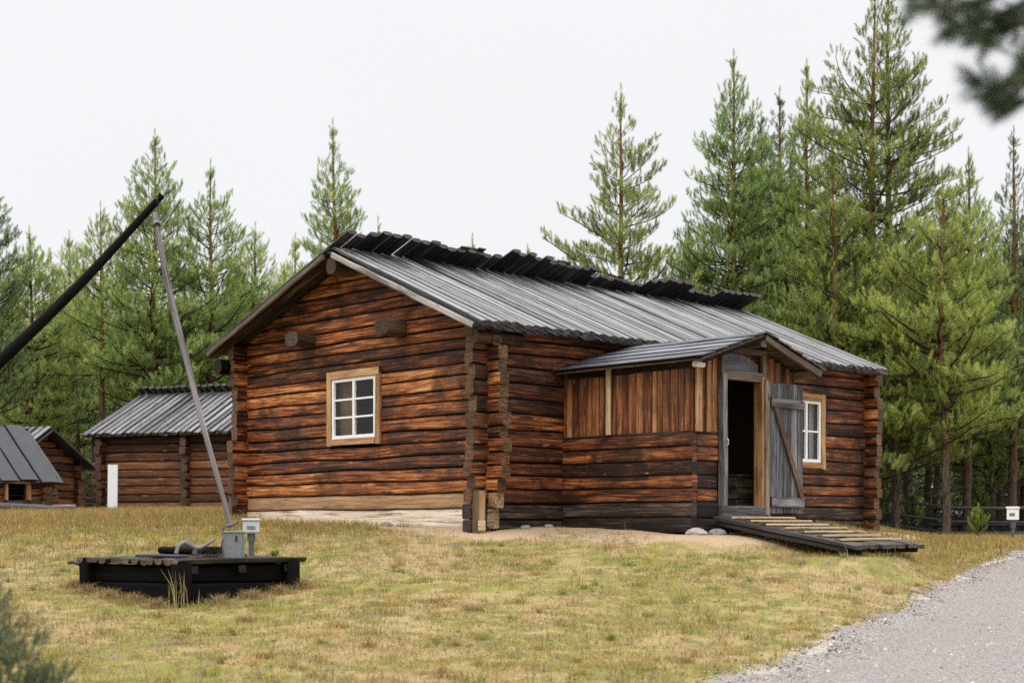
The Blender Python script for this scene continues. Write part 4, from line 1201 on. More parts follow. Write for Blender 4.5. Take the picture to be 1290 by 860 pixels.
def pine(seed, Hh, crown0, prof, mat, K=34, nl=.105, nw=.0135, sh=.19, gap=.34, nb=(4, 6), dens=1.0, lean=.0, dead=10, el=(1.0, .05), tone=.45, rtr=.011, twin=None, needle=True, tipup=.55, parts=True, extra=()):
    """trunk mesh with limbs, and a crown mesh of needle shoots; base at the origin"""
    g = np.random.default_rng(seed)
    el = (el[0] * .7, el[1] * .7); tipup *= .8
    tb, cb = MB(), MB()
    stems = [(0, 0, Hh)] + ([twin] if twin else [])
    SP, SD, SL, ST_ = [], [], [], []
    for (ox, oy, hh) in stems:
        n = 12; z = np.linspace(0, hh, n)
        wob = np.cumsum(g.normal(0, .02, (n, 2)), axis=0)
        k = np.clip(z / (hh * .35), 0, 1)
        tp = np.stack([wob[:, 0] + lean * z + ox * k, wob[:, 1] + oy * k, z], -1); tp[0, :2] = 0; tp[0, 2] = -.3
        tr = hh * rtr * (1 - z / hh) ** .8 + .012
        tube(tb, tp, tr, 9, rid=.5)
        trunk_at = lambda zz: np.array([np.interp(zz, z, tp[:, i]) for i in range(3)])
        zc = crown0 * hh
        levels = []
        zz = zc
        while zz < hh - .25:
            levels.append(zz); zz += gap * g.uniform(.75, 1.25) * (1 - .1 * (zz - zc) / (hh - zc)) * (1.25 if zz > zc + .8 * (hh - zc) else 1)
        lv = [(q, a, None) for q in levels for a in (g.random() * 6.3 + np.arange(g.integers(nb[0], nb[1] + 1)) * 2 * pi / nb[1] + g.normal(0, .35))] if False else []
        for q in levels:
            m = g.integers(nb[0], nb[1] + 1) + (0 if q > zc + .75 * (hh - zc) else 1); a0 = g.random() * 6.3
            for j in range(m): lv.append((q + g.uniform(-.08, .08), a0 + j * 2 * pi / m + g.normal(0, .3), None))
        if (ox, oy) == (0, 0):
            lv += [(h_ * hh, a_, r_) for (h_, a_, r_) in extra]
        for (q, az, rr) in lv:
            rel = min(1.0, max(0.0, (q - zc) / (hh - zc)))
            r = (prof(rel) * 1.22 * min(1, .26 + (1 - rel) * 2.9) * g.uniform(.5, 1.2)) if rr is None else rr
            if r < .12: r = .12
            e0 = el[1] + (el[0] - el[1]) * rel ** 1.3 + max(0, rel - .7) * 1.3 + g.normal(0, .13)
            P = bent(trunk_at(q), az, e0, r, g, tipup * (1 - .5 * rel))
            rb = max(.006, min(.05, .012 + .014 * r) * (1 - .5 * rel))
            tube(tb, P, np.linspace(rb, rb * .3, len(P)), 5, caps=False, rid=.1)
            nt = max(2, int(r / .165 * dens)) if r > .34 else 1
            for i in range(nt + 1):
                f = .22 + .78 * (i / nt) if r > .6 else .05 + .95 * i / nt
                b = np.array([np.interp(f * (len(P) - 1), np.arange(len(P)), P[:, c]) for c in range(3)])
                T = unit(P[min(len(P) - 1, int(f * (len(P) - 1)) + 1)] - P[max(0, int(f * (len(P) - 1)) - 0)] + 1e-6)
                tl = 0 if i == nt else (1 - f) * r * .42 * g.uniform(.6, 1.2) + min(.17, r * .3)
                sd = np.cross(T, Z3); sd = sd / (np.linalg.norm(sd) + 1e-6)
                for sgn in ((-1, 1) if (i < nt and r > .34) else (0,)):
                    dv = unit(T * .75 + sd * sgn * g.uniform(.5, 1.0) + Z3 * g.uniform(.0, .5))
                    ns = max(1, int(round(tl / .25)))
                    for s in range(ns):
                        ff = (s + 1) / ns
                        SP.append(b + dv * tl * ff * .9 + g.normal(0, .03, 3)); SD.append(dv * .55 + Z3 * g.uniform(.35, 1.15) + g.normal(0, .25, 3))
                        SL.append(sh * g.uniform(.7, 1.3)); ST_.append(tone + g.normal(0, .22) + .10 * (f - .5) + .06 * ff)
        # leading shoot
        for k_ in range(4):
            SP.append(trunk_at(hh - .17 * k_)); SD.append(Z3 + g.normal(0, .5, 3) * (k_ > 0)); SL.append(sh * 1.2); ST_.append(tone + .1)
        for k_ in range(dead):
            q = g.uniform(.12, max(.16, crown0)) * hh
            P = bent(trunk_at(q), g.random() * 6.3, g.uniform(-.3, .2), g.uniform(.3, 1.0), g, -.2, 4)
            tube(tb, P, np.linspace(.012, .004, len(P)), 4, caps=False, rid=.1)
    needle_mesh(cb, np.array(SP), np.array(SD), np.array(SL), np.array(ST_), K, nl, nw, g)
    return tb, cb, len(SP)


def plant_pine(label, px, ytop, Y, seed, spec, mat, group=None, name='pine_tree', X=None, zr=None):
    x = (px - CX) * Y / F if X is None else X
    zg = gz(x, Y); top = (HY - ytop) * Y / F
    Hh = top - zg
    tb, cb, n = pine(seed, Hh, mat=None, **spec)
    t = thing(name, label, 'tree', (x, Y, zg), group)
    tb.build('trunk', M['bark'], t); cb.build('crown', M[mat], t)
    return t, n


SLIM = lambda w: (lambda r: 1.1 * w * max(0, 1 - r) ** .7 * (.75 + .25 * min(1, r * 5)) + .10)
CONE = lambda w: (lambda r: w * max(0, 1 - r) ** .85 + .08)
BROAD = lambda w: (lambda r: w * min(1, max(0, 1 - r) * 1.55) ** .8 * (.7 + .3 * min(1, r * 4)))
S = dict
HERO = [
    # label, px, ytop, Y, seed, spec, needles
    ('lone broad pine rising from behind the middle of the house roof', 778, 118, 41, 11, S(crown0=.22, prof=lambda r: (2.3 - 2.1 * r if r < .55 else 1.15 - (r - .55) * 1.75) * (.72 + .45 * abs(sin(r * 19))), gap=.37, nb=(3, 4), dens=1.15, el=(.85, .12), tone=.5, dead=4, extra=((.50, 2.9, 2.6), (.47, .1, 2.2), (.42, 3.3, 2.7), (.56, 2.95, 2.5), (.44, .0, 2.5), (.40, .4, 2.4), (.64, 3.0, 1.9), (.38, 2.8, 2.6))), 'needle_olive'),
    ('tall narrow pine directly right of the lone broad pine', 925, 72, 43, 12, S(crown0=.25, prof=SLIM(1.75), gap=.30, el=(1.05, .1), tone=.42), 'needle_light'),
    ('tallest double stemmed pine above the right end of the roof', 1092, -14, 40, 13, S(crown0=.14, prof=lambda r: (2.5 * max(0, 1 - r) ** .6 + .15) * (.8 + .3 * abs(sin(r * 23))), gap=.41, nb=(3, 4), el=(.85, .1), tone=.45, twin=(.72, .25, 14.1), rtr=.010), 'needle_olive'),
    ('slender pine just left of the double stemmed giant', 1015, 84, 46, 14, S(crown0=.2, prof=SLIM(1.5), gap=.30, el=(1.0, .1), tone=.45), 'needle_light'),
    ('pointed pine between the narrow pine and the double stemmed giant', 984, 118, 48, 15, S(crown0=.2, prof=SLIM(1.5), gap=.32, el=(1.0, .1), tone=.38), 'needle_blue'),
    ('bushy olive pine with low yellow green boughs behind the roof end', 1050, 190, 38, 16, S(crown0=.10, prof=CONE(2.1), gap=.34, nb=(4, 6), el=(.9, .0), tone=.5), 'needle_olive'),
    ('yellow green bushy pine standing right of the house corner', 1192, 225, 36, 17, S(crown0=.30, prof=BROAD(1.75), gap=.36, nb=(4, 6), el=(.9, .0), tone=.55, dead=14), 'needle_olive'),
    ('pointed green pine beside the yellow green bushy one', 1217, 196, 41, 18, S(crown0=.25, prof=SLIM(1.6), gap=.31, el=(1.0, .05), tone=.42), 'needle_light'),
    ('thin dark pine with short upswept branches near the right edge', 1275, 170, 42, 19, S(crown0=.22, prof=SLIM(.85), gap=.36, nb=(3, 4), el=(1.1, .5), tone=.3), 'needle_blue'),
    ('tall pine with bare red trunk behind the sweep tip', 195, 172, 44, 21, S(crown0=.30, prof=SLIM(1.75), gap=.32, el=(1.05, .05), tone=.45, dead=14), 'needle_light'),
    ('spiky pine right of the hanging well rod', 264, 212, 45, 22, S(crown0=.34, prof=SLIM(1.55), gap=.36, nb=(3, 5), el=(1.05, .1), tone=.45, dead=12), 'needle_light'),
    ('thin pine with a straight bare trunk under the sweep beam', 127, 264, 45, 23, S(crown0=.45, prof=SLIM(1.35), gap=.34, nb=(3, 5), el=(1.05, .1), tone=.42, dead=14), 'needle_light'),
    ('dense rounded pine at the far left above the huts', 38, 294, 46, 24, S(crown0=.25, prof=BROAD(1.7), gap=.31, el=(1.0, .1), tone=.42), 'needle_light'),
    ('small topped pine between the dense rounded pine and the sweep beam', 84, 300, 52, 25, S(crown0=.35, prof=SLIM(1.35), gap=.34, el=(1.1, .2), tone=.42), 'needle_light'),
    ('pine spire standing behind the left roof slope of the house', 421, 160, 45, 26, S(crown0=.22, prof=CONE(1.85), gap=.34, nb=(4, 5), el=(1.1, .1), tone=.45), 'needle_light'),
    ('pale green pine just left of the roof slope pine spire', 372, 306, 43, 27, S(crown0=.2, prof=CONE(1.7), gap=.32, el=(1.0, .1), tone=.5), 'needle_light'),
    ('pale pine half hidden right of the spiky well rod pine', 318, 290, 48, 28, S(crown0=.3, prof=SLIM(1.5), gap=.32, el=(1.0, .1), tone=.5), 'needle_light'),
    ('dark pine cut by the left edge of the view', -12, 232, 42, 29, S(crown0=.3, prof=SLIM(1.5), gap=.36, el=(1.1, .3), tone=.35), 'needle_blue'),
    ('small pine tip peeping over the ridge near the gable', 474, 281, 50, 30, S(crown0=.3, prof=CONE(.9), gap=.36, el=(1.1, .2), tone=.42), 'needle_light'),
    ('tiny pine tip showing over the middle of the ridge', 592, 303, 52, 31, S(crown0=.3, prof=CONE(.55), gap=.4, nb=(3, 4), el=(1.1, .3), tone=.42), 'needle_light'),
    ('low pale pine at the left foot of the lone broad pine', 664, 318, 46, 32, S(crown0=.3, prof=CONE(1.1), gap=.36, el=(1.0, .2), tone=.5), 'needle_light'),
    ('bluish bushy pine filling the gap left of the narrow pine', 868, 290, 44, 33, S(crown0=.2, prof=CONE(1.7), gap=.33, el=(.9, .1), tone=.4), 'needle_blue'),
    ('blue green pine standing behind the narrow pine', 955, 150, 47, 34, S(crown0=.2, prof=SLIM(1.8), gap=.31, el=(1.0, .1), tone=.38), 'needle_blue'),
    ('green pine behind the thin dark right edge pine', 1305, 250, 47, 35, S(crown0=.2, prof=SLIM(1.6), gap=.33, el=(1.0, .1), tone=.4), 'needle_olive'),
    ('olive pine filling the gap between the pointed pine and the right edge', 1250, 300, 44, 36, S(crown0=.16, prof=CONE(1.5), gap=.33, el=(1.0, .1), tone=.45), 'needle_olive'),
    ('low bushy pine behind the right eave of the house', 1130, 330, 37, 37, S(crown0=.24, prof=CONE(1.7), gap=.36, el=(.9, .0), tone=.55), 'needle_olive'),
]
ns = 0
for (lab, px, yt, Y, seed, spec, mt) in HERO:
    spec = dict(spec); rm = spec.pop('prof')
    t, n = plant_pine(lab, px, yt, Y, seed, dict(prof=rm, **spec), mt); ns += n
print('hero shoots', ns)

# trees deeper in the wood: six grown once, the rest copies of them
protos = []
FILL = [(201, 9.5, .42, SLIM(1.45), 'needle_light'), (202, 8.6, .30, CONE(1.6), 'needle_light'), (203, 9.0, .38, BROAD(1.4), 'needle_blue'), (204, 7.6, .22, CONE(1.7), 'needle_olive'), (205, 8.8, .34, SLIM(1.6), 'needle_olive')]
for (sd, hh, c0, pr, mt) in FILL:
    tb, cb, n = pine(sd, hh, c0, pr, None, K=20, nw=.02, sh=.2, nl=.11, gap=.36, dead=16, el=(1.0, .05), tone=.42)
    t = thing('pine_tree', 'x', 'tree', (0, 0, -50)); tb.build('trunk', M['bark'], t); cb.build('crown', M[mt], t); protos.append((t, hh))
used = set()
g = np.random.default_rng(77)
spots = []
ZONES = [(-60, 470, 'slim pine deep in the wood behind the left storehouses', 'pines in the wood behind the storehouses', (0, 1, 2), 330, 420), (850, 1400, 'shady pine deep in the wood behind the right end of the house', 'pines in the wood behind the right end of the house', (2, 3, 4), 280, 420), (490, 850, 'low pine hidden in the wood straight behind the house roof', 'pines in the wood behind the house roof', (1, 3), 365, 440)]
for (pa, pb, lab, grp, kinds, ya, yb) in ZONES:
    wpx = pb - pa
    for row, Y in enumerate((49, 53, 58, 64, 71)):
        step = 1.9 * F / Y * (1 if pa != 490 else 2.2)
        for px in np.arange(pa + (row % 2) * step / 2, pb, step):
            q = px + g.uniform(-.35, .35) * step; y_ = Y + g.uniform(-1.8, 1.8)
            spots.append((q, y_, g.uniform(ya, yb), lab, grp, int(g.choice(kinds))))
for (px, Y, yt, lab, grp, k) in spots:
    t0, hh = protos[k]
    o = t0 if k not in used else copy_tree(t0); used.add(k)
    x = (px - CX) * Y / F; zg = gz(x, Y); sc = ((HY - yt) * Y / F - zg) / hh
    o.location = (x, Y, zg); o.scale = (sc * g.uniform(.9, 1.15), sc * g.uniform(.9, 1.15), sc); o.rotation_euler = (g.normal(0, .02), g.normal(0, .02), g.random() * 6.3)
    tag(o, lab, 'tree', grp)
print('fill trees', len(spots))
# the far wood: one mass
mb = MB(); mt_ = MB()
src = []
for sd in (301, 302):
    tb, cb, n = pine(sd, 8.0, .02, CONE(1.9), None, K=7, nl=.15, nw=.05, gap=.5, nb=(3, 5), dens=.6, dead=0)
    src.append((np.concatenate(cb.v), np.concatenate(cb.gv)))
for i in range(170):
    Y = g.uniform(78, 100); px = g.uniform(-200, 1500)
    v_, tn = src[i % 2]; a = g.random() * 6.3; x = (px - CX) * Y / F
    yt = g.uniform(400, 470) if 480 < px < 850 else g.uniform(370, 450)
    sc = ((HY - yt) * Y / F - .4) / 8
    R_ = np.array([[cos(a), -sin(a), 0], [sin(a), cos(a), 0], [0, 0, 1]])
    mb.add((v_ @ R_.T) * sc * V(1.3, 1.3, 1) + V(x, Y, gz(x, Y)), np.arange(len(v_)).reshape(-1, 3), False, None, np.clip(tn - .1, 0, 1))
tag(mb.build('far_forest', M['needle_blue']), 'dark mass of far forest closing the view', 'forest', None, 'stuff')

# undergrowth along the forest edge: bare bushes and low boughs
mb = MB()
for i in range(420):
    px = g.choice([g.uniform(-40, 300), g.uniform(1080, 1330)]); Y = g.uniform(41, 56); x = (px - CX) * Y / F; z = gz(x, Y)
    for k in range(6):
        a = g.random() * 6.3; P = bent(V(x, Y, z), a, g.uniform(.5, 1.4), g.uniform(.4, 1.3), g, .2, 4)
        tube(mb, P, np.linspace(.009, .003, 5), 3, caps=False, rid=.3)
tag(mb.build('undergrowth', M['fence']), 'bare twiggy undergrowth at the forest edge', 'undergrowth', None, 'stuff')

# seedling by the fence
def bushlet(name, label, p, h, w, seed, mat, cat, K=22, nl=.06, nw=.006, sh=.10, n=60):
    g = np.random.default_rng(seed); tb, cb = MB(), MB()
    tube(tb, np.array([V(0, 0, -.1), V(0, .01, h * .5), V(.01, 0, h * .95)]), [.018, .012, .004], 7)
    SP, SD, SL, TT = [], [], [], []
    for i in range(n):
        f = g.uniform(.15, 1); az = g.random() * 6.3; r = w * (1 - f) ** .7 * g.uniform(.5, 1.1) + .03
        P = bent(V(0, 0, h * f * .85), az, .5, r, g, .8, 3); tube(tb, P, np.linspace(.006, .003, 4), 4, caps=False)
        for q in (.5, .8, 1.):
            b = P[min(3, int(q * 3))]; SP.append(b); SD.append(P[-1] - P[-2] + V(0, 0, .03)); SL.append(sh); TT.append(g.uniform(.3, .8))
    SP.append(V(.01, 0, h * .9)); SD.append(Z3); SL.append(sh * 1.6); TT.append(.8)
    needle_mesh(cb, np.array(SP), np.array(SD), np.array(SL), np.array(TT), K, nl, nw, g, .7)
    t = thing(name, label, cat, tuple(p)); tb.build('stem', M['bark'], t); cb.build('foliage', M[mat], t); return t


p = at(1232, 684, 31); p[2] = gz(p[0], p[1])
bushlet('pine_seedling', 'bright green pine seedling in front of the dark fence', p, .62, .30, 5, 'bright', 'seedling', n=26, nw=.012, nl=.07)
for i, (px, Y, h_, lab) in enumerate(((1150, 39.5, 1.0, 'knee high pine sapling behind the fence close to the house corner'), (1108, 40, 1.5, 'leafy young pine behind the fence right at the house corner'), (1236, 43, 1.3, 'young pine in the shade behind the far fence'))):
    p = at(px, 670, Y); p[2] = gz(p[0], p[1]); bushlet('pine_sapling', lab, p, h_, .55, 50 + i, 'needle_olive', 'sapling', n=60, nw=.014, nl=.09, sh=.16)
p = at(347, 690, 18.2); p[2] = gz(p[0], p[1])
bushlet('pine_seedling', 'tiny green seedling in the grass beside the well', p, .2, .06, 9, 'bright', 'seedling', n=8, nl=.04, nw=.005, sh=.05)

# foreground juniper, lower left, and the pine whose bough hangs in at upper right
jn = thing('juniper_bush', 'blurred blue green juniper bush at the lower left corner', 'bush')
jx, jy = -2.22, 6.2; jz = gz(jx, jy)
tb, cb = MB(), MB(); gj = np.random.default_rng(8); SP, SD, SL, TT = [], [], [], []
for tx, ty, th_, rad in ((-2.16, 6.2, -.40, .16), (-1.99, 6.1, -.42, .12), (-1.90, 6.15, -.60, .07), (-1.83, 6.05, -.585, .07), (-2.1, 6.2, -.56, .18), (-2.22, 6.35, -.29, .10), (-2.30, 6.3, -.40, .2), (-2.45, 6.3, -.35, .22), (-1.98, 6.12, -.62, .12), (-2.6, 6.2, -.6, .25), (-2.12, 6.1, -.72, .16), (-1.86, 6.1, -.70, .07), (-2.45, 6.0, -.8, .3)):
    k = np.linspace(0, 1, 6)[:, None]; A, B = V(jx - .1, jy, jz), V(tx, ty, th_ - .03)
    P = A * (1 - k) + B * k + V(0, 0, .10) * np.sin(k * pi) * -1 + gj.normal(0, .01, (6, 3)); tube(tb, P, np.linspace(.014, .004, 6), 5)
    for i in range(int(75 * rad / .1)):
        q = gj.normal(0, 1, 3); q = q / np.linalg.norm(q) * rad * gj.random() ** .4 * V(1, 1, .9)
        SP.append(B + q - Z3 * rad * .3); SD.append(q + Z3 * rad * .7); SL.append(.05); TT.append(gj.uniform(.2, .7))
needle_mesh(cb, np.array(SP), np.array(SD), np.array(SL), np.array(TT), 30, .018, .003, gj, .8)
tb.build('stem', M['bark'], jn); cb.build('foliage', M['needle_near'], jn); setloc(jn, V(jx, jy, jz))

fg = thing('pine_tree', 'blurred near pine whose dark bough hangs in at the upper right corner', 'tree')
fx, fy = 2.75, 4.6; fz = gz(fx, fy)
tb, cb = MB(), MB(); gf = np.random.default_rng(4); SP, SD, SL, TT = [], [], [], []
tube(tb, np.array([V(fx, fy, fz - .3), V(fx + .03, fy, 1.0), V(fx - .02, fy + .05, 4.2)]), [.13, .11, .05], 12)
Yb = 3.6
B0 = [((1310, -60), (1262, -6), (1215, 8), (1160, 12)), ((1330, 20), (1290, 28), (1262, 40), (1228, 55)), ((1340, 70), (1300, 95), (1270, 112), (1240, 106)), ((1330, -20), (1280, 12), (1240, 24), (1195, 38)), ((1340, 95), (1305, 120), (1285, 132), (1262, 128)), ((1350, -70), (1320, -20), (1296, 20), (1276, 30)), ((1340, 30), (1312, 52), (1296, 72), (1284, 92)), ((1300, -80), (1230, -40), (1190, -12), (1150, -8))]
for poly in B0:
    pts = np.array([V(fx, fy, 1.6 - poly[0][1] * .002)] + [at(a, b, Yb + gf.uniform(-.25, .25)) for a, b in poly])
    u = np.linspace(0, 4, 13); P = np.stack([np.interp(u, np.arange(5), pts[:, i]) for i in range(3)], -1)
    for _ in range(2): P[1:-1] = (P[:-2] + 2 * P[1:-1] + P[2:]) / 4
    tube(tb, P, np.linspace(.018, .004, 13), 6)
    for i in range(5, 13):
        T = unit(P[i] - P[i - 1])
        for s in range(5 if i > 6 else 2):
            dv = unit(T + gf.normal(0, .65, 3)); ln = gf.uniform(.0, .055)
            SP.append(P[i] + dv * ln * .4); SD.append(dv + T * .4); SL.append(.05); TT.append(gf.uniform(.1, .6))
needle_mesh(cb, np.array(SP), np.array(SD), np.array(SL), np.array(TT), 46, .04, .0018, gf, .85)
# the rest of this tree's crown, outside the view
SP, SD, SL, TT = [], [], [], []
for q in np.arange(1.7, 4.2, .28):
    for j in range(5):
        az = gf.uniform(-1.5, 1.5); P = bent(V(fx, fy, q), az, .3, gf.uniform(.6, 1.3) * (4.6 - q) / 2.6, gf, .5, 5); tube(tb, P, np.linspace(.014, .004, 6), 5)
        for i in range(1, 6):
            for s in range(4):
                dv = unit(P[i] - P[i - 1] + gf.normal(0, .15, 3)); SP.append(P[i] + dv * .05); SD.append(dv); SL.append(.07); TT.append(gf.uniform(.1, .6))
needle_mesh(cb, np.array(SP), np.array(SD), np.array(SL), np.array(TT), 22, .045, .003, gf, .85)
tb.build('trunk', M['bark'], fg); cb.build('crown', M['needle_near'], fg); setloc(fg, V(fx, fy, fz))


# ------------------------------------------------------------------ grass
def blades(mb, x, y, h, w, col, g, lean=.5, seg=1):
    n = len(x); z = ground_z(x, y) - .05 * sstep(.25, .6, path_side(x, y)) - .004
    a = g.random(n) * 2 * pi; b = g.random(n) * 2 * pi; k = g.random(n) * lean * h
    sx, sy = np.cos(a) * w / 2, np.sin(a) * w / 2
    p = np.stack([x, y, z], -1); s = np.stack([sx, sy, 0 * sx], -1)
    tp = p + np.stack([np.cos(b) * k, np.sin(b) * k, h], -1)
    if seg == 1:
        v = np.stack([p - s, p + s, tp], 1); f = np.arange(n * 3).reshape(-1, 3); c = np.repeat(col, 3, 0)
        mb.add(v.reshape(-1, 3), f, False, col=c)
    else:
        md = p * .5 + tp * .5 + np.stack([-np.cos(b) * k * .22, -np.sin(b) * k * .22, h * .06], -1)
        v = np.stack([p - s, p + s, md + s * .8, md - s * .8, tp], 1).reshape(-1, 3)
        i = np.arange(n) * 5
        mb.add(v, [np.stack([i, i + 1, i + 2, i + 3], -1), np.stack([i + 3, i + 2, i + 4], -1)], False, col=np.repeat(col, 5, 0))


def gcol(x, y, g, dry=0.0):
    a = fbm(x * .55, y * .55, 4); b = fbm(x * 4.6 + 5, y * 4.6, 3); r = g.random(len(x))
    t = sstep(.43, .66, a * .45 + b * .55 + (r - .5) * .25 - dry)
    st = np.array([.41, .30, .12]); gr = np.array([.23, .225, .062]); br = np.array([.20, .125, .06])
    c = st * (1 - t)[:, None] + gr * t[:, None]
    m = (g.random(len(x)) < .18)[:, None]
    c = np.where(m, br, c)
    c = np.where((fbm(x * 3.3 + 40, y * 3.3, 2) > .75)[:, None], np.array([.50, .31, .09]), c)
    return c * g.uniform(.55, 1.3, (len(x), 1))


def clear(x, y):
    d = house_dist(x, y); ok = d > .55 + 1.0 * fbm(x * 1.3, y * 1.3) - .5 * (np.random.default_rng(1).random(len(x)) < .2)
    q = (x - WN[0]) * WA[0] + (y - WN[1]) * WA[1]; r = (x - WN[0]) * WB[0] + (y - WN[1]) * WB[1]
    ok &= ~((q > -.06) & (q < 1.8) & (r > -.06) & (r < 1.6))
    ok &= path_side(x, y) < (fbm(x * 3, y * 3) - .5) * .5 - .02
    q, r = (x - sO[0]) * .94 - (y - sO[1]) * .34, (x - sO[0]) * .34 + (y - sO[1]) * .94
    ok &= ~((q > -.1) & (q < 7.3) & (r > -.05) & (r < 4.7))
    return ok


def scatter(n, y0, y1, g, pw=1.0, fx=(-.42, .42)):
    y = y0 + (y1 - y0) * g.random(n) ** pw; x = g.uniform(fx[0], fx[1], n) * (y + 1.5)
    return x, y


g = np.random.default_rng(21)
mb = MB()
x, y = scatter(520000, 9.5, 23.5, g, 1.0)
keep = clear(x, y) & (fbm(x * 1.1 + 3, y * 1.1, 4) * .55 + fbm(x * 7, y * 7, 2) * .6 + g.random(len(x)) * .25 > .66); x, y = x[keep], y[keep]
hgt = g.uniform(.012, .045, len(x)) * (.3 + 1.5 * fbm(x * 7, y * 7, 2)) * (1 + .5 * sstep(17, 20, y))
blades(mb, x, y, hgt, g.uniform(.003, .0055, len(x)), gcol(x, y, g), g, 1.6)
x, y = scatter(26000, 10, 24, g); keep = clear(x, y) & (fbm(x * .7, y * .7, 3) > .47); x, y = x[keep], y[keep]
blades(mb, x, y, g.uniform(.05, .14, len(x)), g.uniform(.003, .005, len(x)), gcol(x, y, g, .05), g, .9, 2)
# separate clumps and stalks
for i in range(420):
    cy = g.uniform(10.5, 22); cx_ = g.uniform(-.4, .3) * (cy + 1)
    n = int(g.integers(25, 90)); rr = g.uniform(.02, .09)
    x = cx_ + g.normal(0, rr, n); y = cy + g.normal(0, rr * .7, n); k = clear(x, y)
    if k.sum() < 5: continue
    x, y = x[k], y[k]; base = [(.45, .31, .10), (.24, .27, .06), (.34, .31, .09), (.27, .17, .08), (.20, .24, .05)][i % 5]
    blades(mb, x, y, g.uniform(.03, .085, len(x)), g.uniform(.003, .0055, len(x)), np.array(base) * g.uniform(.6, 1.25, (len(x), 1)), g, 1.3, 2)
x, y = scatter(1700, 10.5, 23, g); k = clear(x, y); x, y = x[k], y[k]
blades(mb, x, y, g.uniform(.08, .24, len(x)), g.uniform(.0025, .0045, len(x)), np.where(g.random((len(x), 1)) < .5, np.array([.52, .44, .22]), np.array([.10, .065, .035])) * g.uniform(.7, 1.2, (len(x), 1)), g, .5, 2)
# long dry grass left, beside the storehouses, and along the right fence
x, y = scatter(150000, 18.5, 37, g, .8, (-.42, -.05)); keep = clear(x, y) & (y > 19 + (x + .19 * y) * .9); x, y = x[keep], y[keep]
k = sstep(20, 25, y)
blades(mb, x, y, g.uniform(.06, .2, len(x)) * (.45 + .75 * k), g.uniform(.004, .008, len(x)) * (1 + .4 * k), gcol(x, y, g, .10), g, .8, 2)
x, y = scatter(36000, 20.5, 40, g, .9, (.19, .42)); keep = clear(x, y) & (y < 60); x, y = x[keep], y[keep]
blades(mb, x, y, g.uniform(.05, .14, len(x)), g.uniform(.005, .010, len(x)), gcol(x, y, g, .08), g, .7, 2)
tag(mb.build('grass', M['grass'], use_col=True), 'short dry yellow green grass of the sloping lawn', 'grass', None, 'stuff')
# tufts round the foot of the well
TUFT = [(1.9, -.05, 'left corner'), (1.45, -.18, ''), (1.0, -.2, ''), (.55, -.2, ''), (.1, -.22, ''), (-.22, .3, ''), (-.2, .75, ''), (-.2, 1.15, ''), (-.15, 1.55, '')]
for i, (a, b, _) in enumerate(TUFT):
    p = wp(a, b, 0); n = 420
    m_ = MB(); rr = np.abs(g.normal(0, .075, n)); aa = g.random(n) * 6.3
    x = p[0] + np.cos(aa) * rr * 1.4; y = p[1] + np.sin(aa) * rr
    c = np.array([.42, .31, .15]) * g.uniform(.5, 1.25, (n, 1))
    blades(m_, x, y, g.uniform(.05, .15, n) * np.exp(-rr * 4), g.uniform(.004, .007, n), c, g, 1.5, 2)
    o = m_.build('grass_tuft', M['grass'], use_col=True); tag(o, 'matted brown grass tuft against the foot of the black well', 'grass tuft', 'grass tufts round the well')
m_ = MB(); n = 18
p = wp(-.12, -.12, 0); x = p[0] + g.normal(0, .06, n); y = p[1] + g.normal(0, .05, n)
blades(m_, x, y, g.uniform(.2, .46, n), g.uniform(.006, .010, n), np.array([.42, .36, .17]) * g.uniform(.7, 1.2, (n, 1)), g, .5, 2)
tag(m_.build('grass_tuft', M['grass'], use_col=True), 'tall thin straw stalks at the near corner of the well', 'grass tuft')
# pebbles on the path and litter on the lawn
mb = MB(); n = 46000
x, y = scatter(n, 9.5, 24, g, 1.1, (.05, .44)); sd = path_side(x, y); keep = (sd > -.35 + .3 * g.random(n)) & (sd < 5.5); x, y = x[keep], y[keep]; n = len(x)
z = ground_z(x, y) - .05 * sstep(.25, .6, path_side(x, y)) + .012 * (path_side(x, y) > 0) + .004
r = g.uniform(.004, .012, n) * np.where(g.random(n) < .03, 2.0, 1); o6 = np.array([(1, 0, 0), (-1, 0, 0), (0, 1, 0), (0, -1, 0), (0, 0, .7), (0, 0, -.7)], float)
v = o6[None] * g.uniform(.7, 1.3, (n, 6, 1)) * r[:, None, None]; a = g.random(n) * 6.3
v = np.stack([v[..., 0] * np.cos(a)[:, None] - v[..., 1] * np.sin(a)[:, None], v[..., 0] * np.sin(a)[:, None] + v[..., 1] * np.cos(a)[:, None], v[..., 2]], -1) + np.stack([x, y, z], -1)[:, None]
f8 = np.array([(0, 2, 4), (2, 1, 4), (1, 3, 4), (3, 0, 4), (2, 0, 5), (1, 2, 5), (3, 1, 5), (0, 3, 5)])
f = (np.arange(n)[:, None, None] * 6 + f8[None]).reshape(-1, 3)
tone = np.where(g.random(n) < .4, g.uniform(.05, .15, n), g.uniform(.25, .62, n))
mb.add(v.reshape(-1, 3), f, False, col=np.repeat(tone[:, None] * np.array([1, .90, .82]), 6, 0))
tag(mb.build('gravel', M['pebble'], use_col=True), 'loose pale gravel strewn over the path', 'gravel', None, 'stuff')
mb = MB(); n = 7000
x, y = scatter(n, 10, 22, g); keep = clear(x, y); x, y = x[keep], y[keep]; n = len(x)
z = ground_z(x, y) + .012; a = g.random(n) * 6.3; L_ = g.uniform(.008, .034, n); d_ = np.stack([np.cos(a), np.sin(a), 0 * a], -1); s_ = np.stack([-np.sin(a), np.cos(a), 0 * a], -1)
p = np.stack([x, y, z], -1); wv = (L_ * .3)[:, None]
v = np.stack([p - d_ * L_[:, None], p + s_ * wv, p + d_ * L_[:, None], p - s_ * wv, p + Z3 * .008, p - Z3 * .004], 1)
